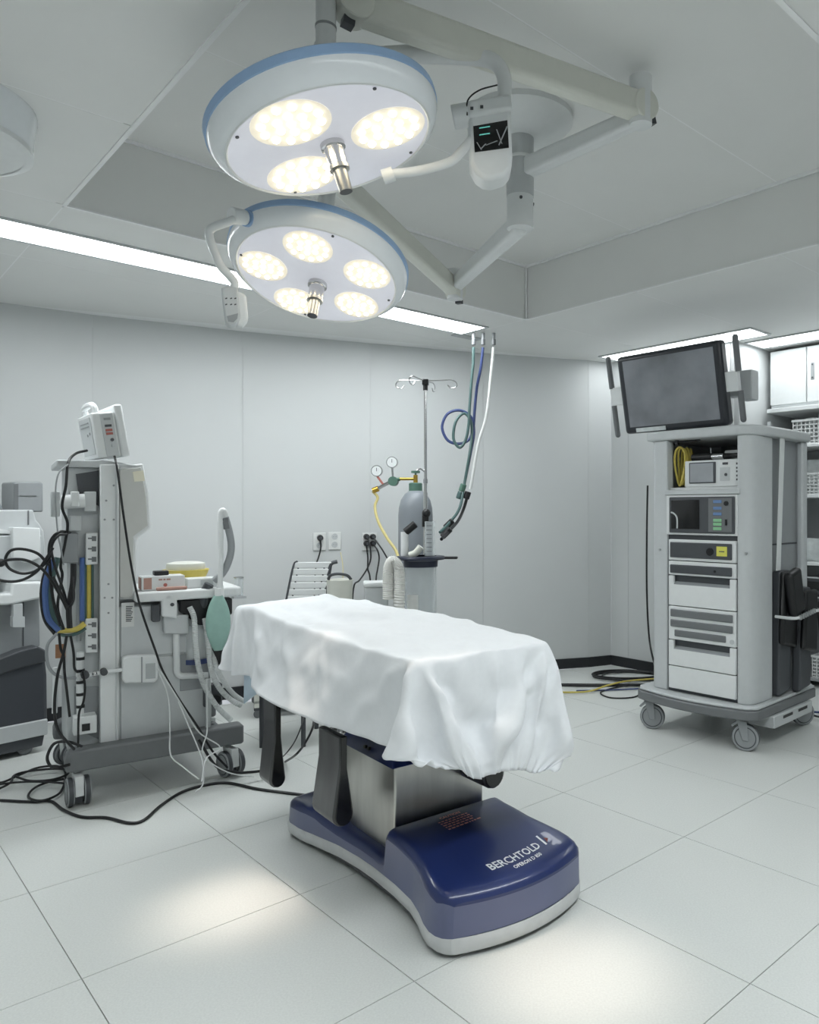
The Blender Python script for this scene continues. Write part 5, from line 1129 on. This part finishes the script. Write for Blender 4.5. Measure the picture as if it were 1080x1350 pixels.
MB().cyl((.05, .02, zz + .055), (.05, .02, zz + .25), .03, n=18).build('scale_tube', M_CLEAR, sj)
for k in range(7): MB().box(.035, .065, -.013, -.011, zz + .08 + .024 * k, zz + .083 + .024 * k).build('scale_mark', M_INK, sj)
pq = [DP(512, 790, 4.05), DP(512, 765, 4.05), DP(513, 748, 4.05), DP(518, 740, 4.05), DP(525, 748, 4.05), DP(527, 768, 4.05), DP(526, 800, 4.05), DP(525, 860, 4.05)]
P_ = catmull(pq, 10); N_ = len(P_) - 1; mb = MB()
Q2 = []
for a, b in zip(P_, P_[1:]): Q2 += [a, (a + b) / 2]
Q2.append(P_[-1]); N2 = len(Q2) - 1
o = MB().tube(Q2, lambda s: .032 * (1 if round(s * N2) % 2 else .86), n=14, sub=0).build('ribbed_hose', M_CORR); tag(o, 'thick white ribbed hose bent over behind the white sheet', 'hose')

# ------------------------------------------------------------------ ceiling gas outlet and hoses
gp = GP(640, 437.5, ZC)
go = thing('gas_outlet_plate', 'steel gas outlet plate with three fittings on the ceiling', 'outlet plate', gp, R.a)
py0 = max(-.055, vm + .137 - R.loc(gp).y)
MB().box(-.11, .11, py0, max(.055, py0 + .07), -.008, -.0005).build('plate', M_ALU, go, bevel=.002)
hx = [DP(x, 452, gp.y) for x in (624.5, 637, 651)]
for h in hx:
    q = h - gp; c, s = math.cos(-R.a), math.sin(-R.a); lx, ly = q.x * c - q.y * s, q.x * s + q.y * c
    f_ = MB().cyl((lx, ly, -.008), (lx, ly, -.05), .012, .01, n=14).build('fitting', M_GREY, go); MB().cyl((lx, ly, -.05), (lx, ly, -.085), .0135, n=14).build('fitting_sleeve', M_MGREY, f_)
def hose(label, pts, r, m): return cord(label, pts, r, m, None, 'gas_hose', 'hose', n=10)
y0 = gp.y
hose_g = hose('green gas hose hanging from the ceiling plate and looping once', [DP(624.5, 458, y0), DP(624, 480, y0), DP(622, 500, y0), DP(619, 540, y0), DP(618, 560, y0), DP(614, 580, y0), DP(606, 590, y0), DP(598, 578, y0), DP(601, 556, y0), DP(612, 545, y0 + .03), DP(621, 556, y0 + .03), DP(622, 576, y0 + .02), DP(619, 600, y0), DP(612, 640, y0), DP(606, 670, 4.8), DP(592, 690, 4.7), DP(580, 702, 4.62)], .0095, M_GREEN)
hose('blue gas hose hanging from the ceiling plate with a wide loop', [DP(637, 458, y0), DP(634, 485, y0 + .02), DP(629, 510, y0 + .05), DP(626, 540, y0 + .06), DP(624, 565, y0 + .06), DP(618, 580, y0 + .06), DP(604, 585, y0 + .06), DP(590, 580, y0 + .05), DP(583, 563, y0 + .05), DP(590, 546, y0 + .05), DP(606, 541, y0 + .065), DP(621, 550, y0 + .09), DP(625, 570, y0 + .1), DP(620, 600, y0 + .08), DP(613, 635, y0 + .05)], .0095, M_DBLUE)
hose('white gas hose hanging from the ceiling plate', [DP(651, 458, y0), DP(647, 500, y0), DP(644, 530, y0), DP(640, 555, y0), DP(632, 580, y0), DP(627, 605, y0), DP(623, 630, y0), DP(620, 645, y0)], .010, mat('white_rubber', (222, 224, 222), .45))
hose_k = hose('black gas hose curving down to the suction jar', [DP(617, 652, y0), DP(611, 672, y0), DP(603, 688, 4.72), DP(589, 703, 4.55), DP(582, 711, 4.46)], .010, M_BLACK)
for (x, yy, m, ho) in ((610, 643, M_TEAL, hose_g), (606.5, 653, M_GREEN, hose_g), (616, 653, M_BLACK, hose_k)):
    c = DP(x, yy, y0 - .01); MB().cyl(c + Vector((.008, 0, .024)), c - Vector((.008, 0, .024)), .021, n=14).build('hose_connector', m, ho, bevel=.006)
for ho, a, b, Y in ((hose_g, (587, 696), (597, 686), 4.72), (hose_k, (583, 708), (594, 697), 4.58)): MB().cyl(DP(*a, Y), DP(*b, Y), .02, n=14).build('hose_grip', M_BLACK, ho, bevel=.005)

# ------------------------------------------------------------------ wall outlets and cords
pan = (back[3], back[4]); dwl = (pan[1] - pan[0]).normalized(); nwl = Vector((-dwl.y, dwl.x, 0))
def on_wall(px, py, seg=3, off=.0):
    a, b = back[seg], back[seg + 1]; d = (b - a).normalized(); n = Vector((-d.y, d.x, 0)); k = Vector(((px - CX) / F, 1, 0)); Y = (a - n * off).dot(n) / k.dot(n); return DP(px, py, Y), math.atan2(d.y, d.x)
def outlet(label, px, py, w_, h, seg, plugs):
    p, a = on_wall(px, py, seg); t = thing('wall_outlet', label, 'outlet', p, a, 'outlets on the back wall')
    MB().box(-w_ / 2, w_ / 2, -.01, -.0005, -h / 2, h / 2).build('plate', M_OUTLET, t, bevel=.003)
    for x, z, on in plugs:
        s = MB().cyl((x, -.0095, z), (x, -.014, z), .02, n=18).build('socket', M_LGREY, t)
        if not on:
            for dx in (-.008, .008): MB().cyl((x + dx, -.0142, z), (x + dx, -.0145, z), .002, n=6).build('hole', M_BLACK, s)
    return t
sg = lambda px: max(i for i in range(len(back) - 1) if F * back[i].x / back[i].y + CX <= px)
outlet('wall outlet with one black plug above the slatted seat back', 421, 714, .085, .12, sg(421), [(0, .03, True), (0, -.025, False)])
outlet('empty wall outlet right of the one with the black plug', 441, 713, .085, .12, sg(441), [(0, .03, False), (0, -.025, False)])
outlet('wall outlet with four black plugs left of the gas cylinder', 487, 714, .1, .12, sg(485), [])
def wcord(label, pts, r=.0055, m=M_BLACK, plug_px=None):
    o = cord(label, [DP(*p) for p in pts], r, m)
    if plug_px:
        p, a = on_wall(*plug_px, sg(plug_px[0]), .0105); n = Vector((math.sin(a), -math.cos(a), 0))
        b = MB().cyl(p, p + n * .034, .021, .017, n=16).build('plug', M_BLACK, o, bevel=.002); MB().cyl(p + n * .034, p + n * .037, .012, n=14).build('plug_cap', M_DGREY, b)
    return o
d1 = on_wall(422, 709, sg(422), .03)[0].y; d2 = on_wall(487, 712, sg(485), .03)[0].y
wcord('black cord with a plug in the single outlet above the slatted chair', [(422, 710, d1), (423, 722, d1), (420, 735, d1 - .02), (417, 745, d1 - .05), (415, 770, d1 - .1), (414, 830, d1 - .1)], plug_px=(422, 709))
wcord('black cord hanging straight down from the lower left of four plugs', [(483, 717, d2), (485, 735, d2 - .02), (485, 750, d2 - .05), (488, 762, d2 - .1), (490, 800, d2 - .1)], plug_px=(483, 716.5))
wcord('black cord slanting left from the upper left of four plugs', [(483, 708, d2), (487, 715, d2 - .035), (489, 735, d2 - .05), (484, 750, d2 - .08), (474, 765, d2 - .12), (467, 772, d2 - .15), (464, 800, d2 - .15)], plug_px=(483, 707.5))
wcord('black cord with a kink below the lower right of four plugs', [(491, 717, d2), (497, 724, d2 - .02), (500, 735, d2 - .02), (498, 750, d2 - .05), (496, 764, d2 - .1), (496, 800, d2 - .1)], plug_px=(491.5, 716.5))
wcord('black cord slanting right from the upper right of four plugs', [(492, 708, d2), (503, 723, d2 - .03), (512, 738, d2 - .1), (522, 752, d2 - .2), (528, 800, d2 - .2)], plug_px=(491.5, 707.5))
wcord('thin yellow cord below the empty wall outlet', [(449, 728, d1), (452, 745, d1 - .03), (452, 765, d1 - .06), (450, 800, d1 - .1)], .003, mat('cream_cord', (206, 196, 150), .6))

# ------------------------------------------------------------------ slatted seat back, bucket and small box behind the sheet
ch = Fr(DP(404, 780, 4.2).x, 4.2, 4)
t = thing('slatted_chair', 'white slatted chair behind the operating table with a dark frame', 'chair', (ch.x, ch.y, 0), ch.a)
zb_, zt2 = .74, .925; lean = .10
for k in range(7):
    f0 = k / 7; z = .66 + (zt2 - .66) * f0; y = .10 * (z - .45); x0 = -.115 + .045 * (z - .66) / .26; 
    s_ = MB().box(x0, x0 + .205, y, y + .012, z + .003, z + .036).build('slat', M_WHITE, t, bevel=.003)
    for dx in (.02, .165): MB().cyl((x0 + dx, y - .001, z + .001), (x0 + dx, y + .006, z + .001), .005, n=8).build('rivet', M_DGREY, s_)
MB().tube([(.07, .0, .42), (.085, .03, .64), (.118, .05, .88), (.13, .055, .915), (.16, .06, .925)], .011, n=10).build('frame_tube', M_DGREY, t)
MB().tube([(-.16, .0, .42), (-.13, .025, .64), (-.085, .045, .89), (-.06, .05, .93)], .006, n=10).build('frame_tube', M_DGREY, t)
MB().box(-.17, .08, -.36, .0, .41, .45).build('seat', M_WHITE, t, bevel=.01)
for x, y in ((-.15, -.34), (.06, -.34), (-.15, -.02), (.06, -.02)): MB().cyl((x, y, 0), (x, y, .41), .012, n=12).build('leg', M_DGREY, t)
MB().tube([(.085, .03, .70), (.12, .03, .76), (.14, .03, .765)], .008, n=8, sub=3).build('frame_brace', M_DGREY, t)
bk = DP(448, 800, 4.1)
t = thing('bucket_stand', 'white bucket with a dark raised handle behind the white sheet', 'bucket', (bk.x, bk.y, 0))
zb3 = DP(448, 764, 4.1).z
MB().lathe([(0, .55), (.062, .55), (.07, zb3 - .01), (.073, zb3), (.066, zb3 + .0), (.06, zb3 - .01), (.055, .56), (0, .56)], n=32).build('bucket', M_WHITE2, t)
MB().tube([(-.062, 0, zb3 + .0), (-.045, -.02, zb3 + .024), (0, -.035, zb3 + .034), (.045, -.02, zb3 + .024), (.062, 0, zb3 + .0)], .008, n=10).build('handle', M_DGREY, t)
MB().cyl((0, 0, .0), (0, 0, .55), .016, n=12).build('stand_tube', M_CHROME, t); MB().lathe([(0, 0), (.085, 0), (.085, .015), (0, .03)], n=28).build('stand_foot', M_CHROME, t)
bx3 = DP(496, 800, 4.2)
t = thing('small_device', 'small white rounded box behind the white sheet below the plugs', 'box', (bx3.x, bx3.y, 0), .25)
z4 = DP(496, 766, 4.2).z
MB().box(-.065, .065, -.05, .05, .60, z4 - .03).build('body', M_LGREY, t, bevel=.008); MB().box(-.07, .07, -.055, .055, z4 - .03, z4).build('lid', M_WHITE, t, bevel=.01, seg=3)
MB().cyl((0, 0, 0), (0, 0, .6), .015, n=12).build('pole', M_CHROME, t); MB().lathe([(0, 0), (.06, 0), (.06, .015), (0, .03)], n=28).build('foot', M_CHROME, t)
# low black trolley behind the head end of the table
tf = Fr(GP(335, 948).x, GP(335, 948).y, 22)
t = thing('low_trolley', 'low black and aluminium trolley behind the head end of the table', 'trolley', (tf.x, tf.y, 0), tf.a)
MB().box(.02, .62, .05, .4, .12, .40).build('body', M_BLACK, t, bevel=.006)
for x in (.0, .06): MB().box(x, x + .03, .0, .04, .06, .62).build('post', M_ALU if x else M_WHITE2, t, bevel=.003)
MB().box(.0, .66, .0, .035, .085, .105).build('rail', M_ALU, t, bevel=.003); MB().box(.0, .66, .0, .035, .045, .065).build('rail', M_DGREY, t, bevel=.003); MB().box(.0, .66, .36, .40, .06, .1).build('rail', M_DGREY, t, bevel=.003)
for x in (.02, .62):
    for y in (.02, .38): MB().lathe([(0, -.01), (.022, -.01), (.022, .01), (0, .01)], (x, y, .022), (0, 1, 0), 18).build('wheel', M_MGREY, t); MB().cyl((x, y, .022), (x, y, .06), .008, n=8).build('wheel_stem', M_GREY, t)
cord('thin black cord hanging behind the front leg loop', [DP(402, 935, 3.6), DP(398, 955, 3.5), DP(390, 975, 3.45), DP(380, 990, 3.4), GP(368, 1004) + Vector((0, 0, .006))], .003, M_BLACK)
cord('black cord curving from the sheet to the floor between the leg loops', [DP(415, 940, 3.4), DP(412, 960, 3.3), DP(402, 980, 3.25), DP(390, 995, 3.2), GP(376, 1006) + Vector((0, 0, .006))], .005, M_BLACK)
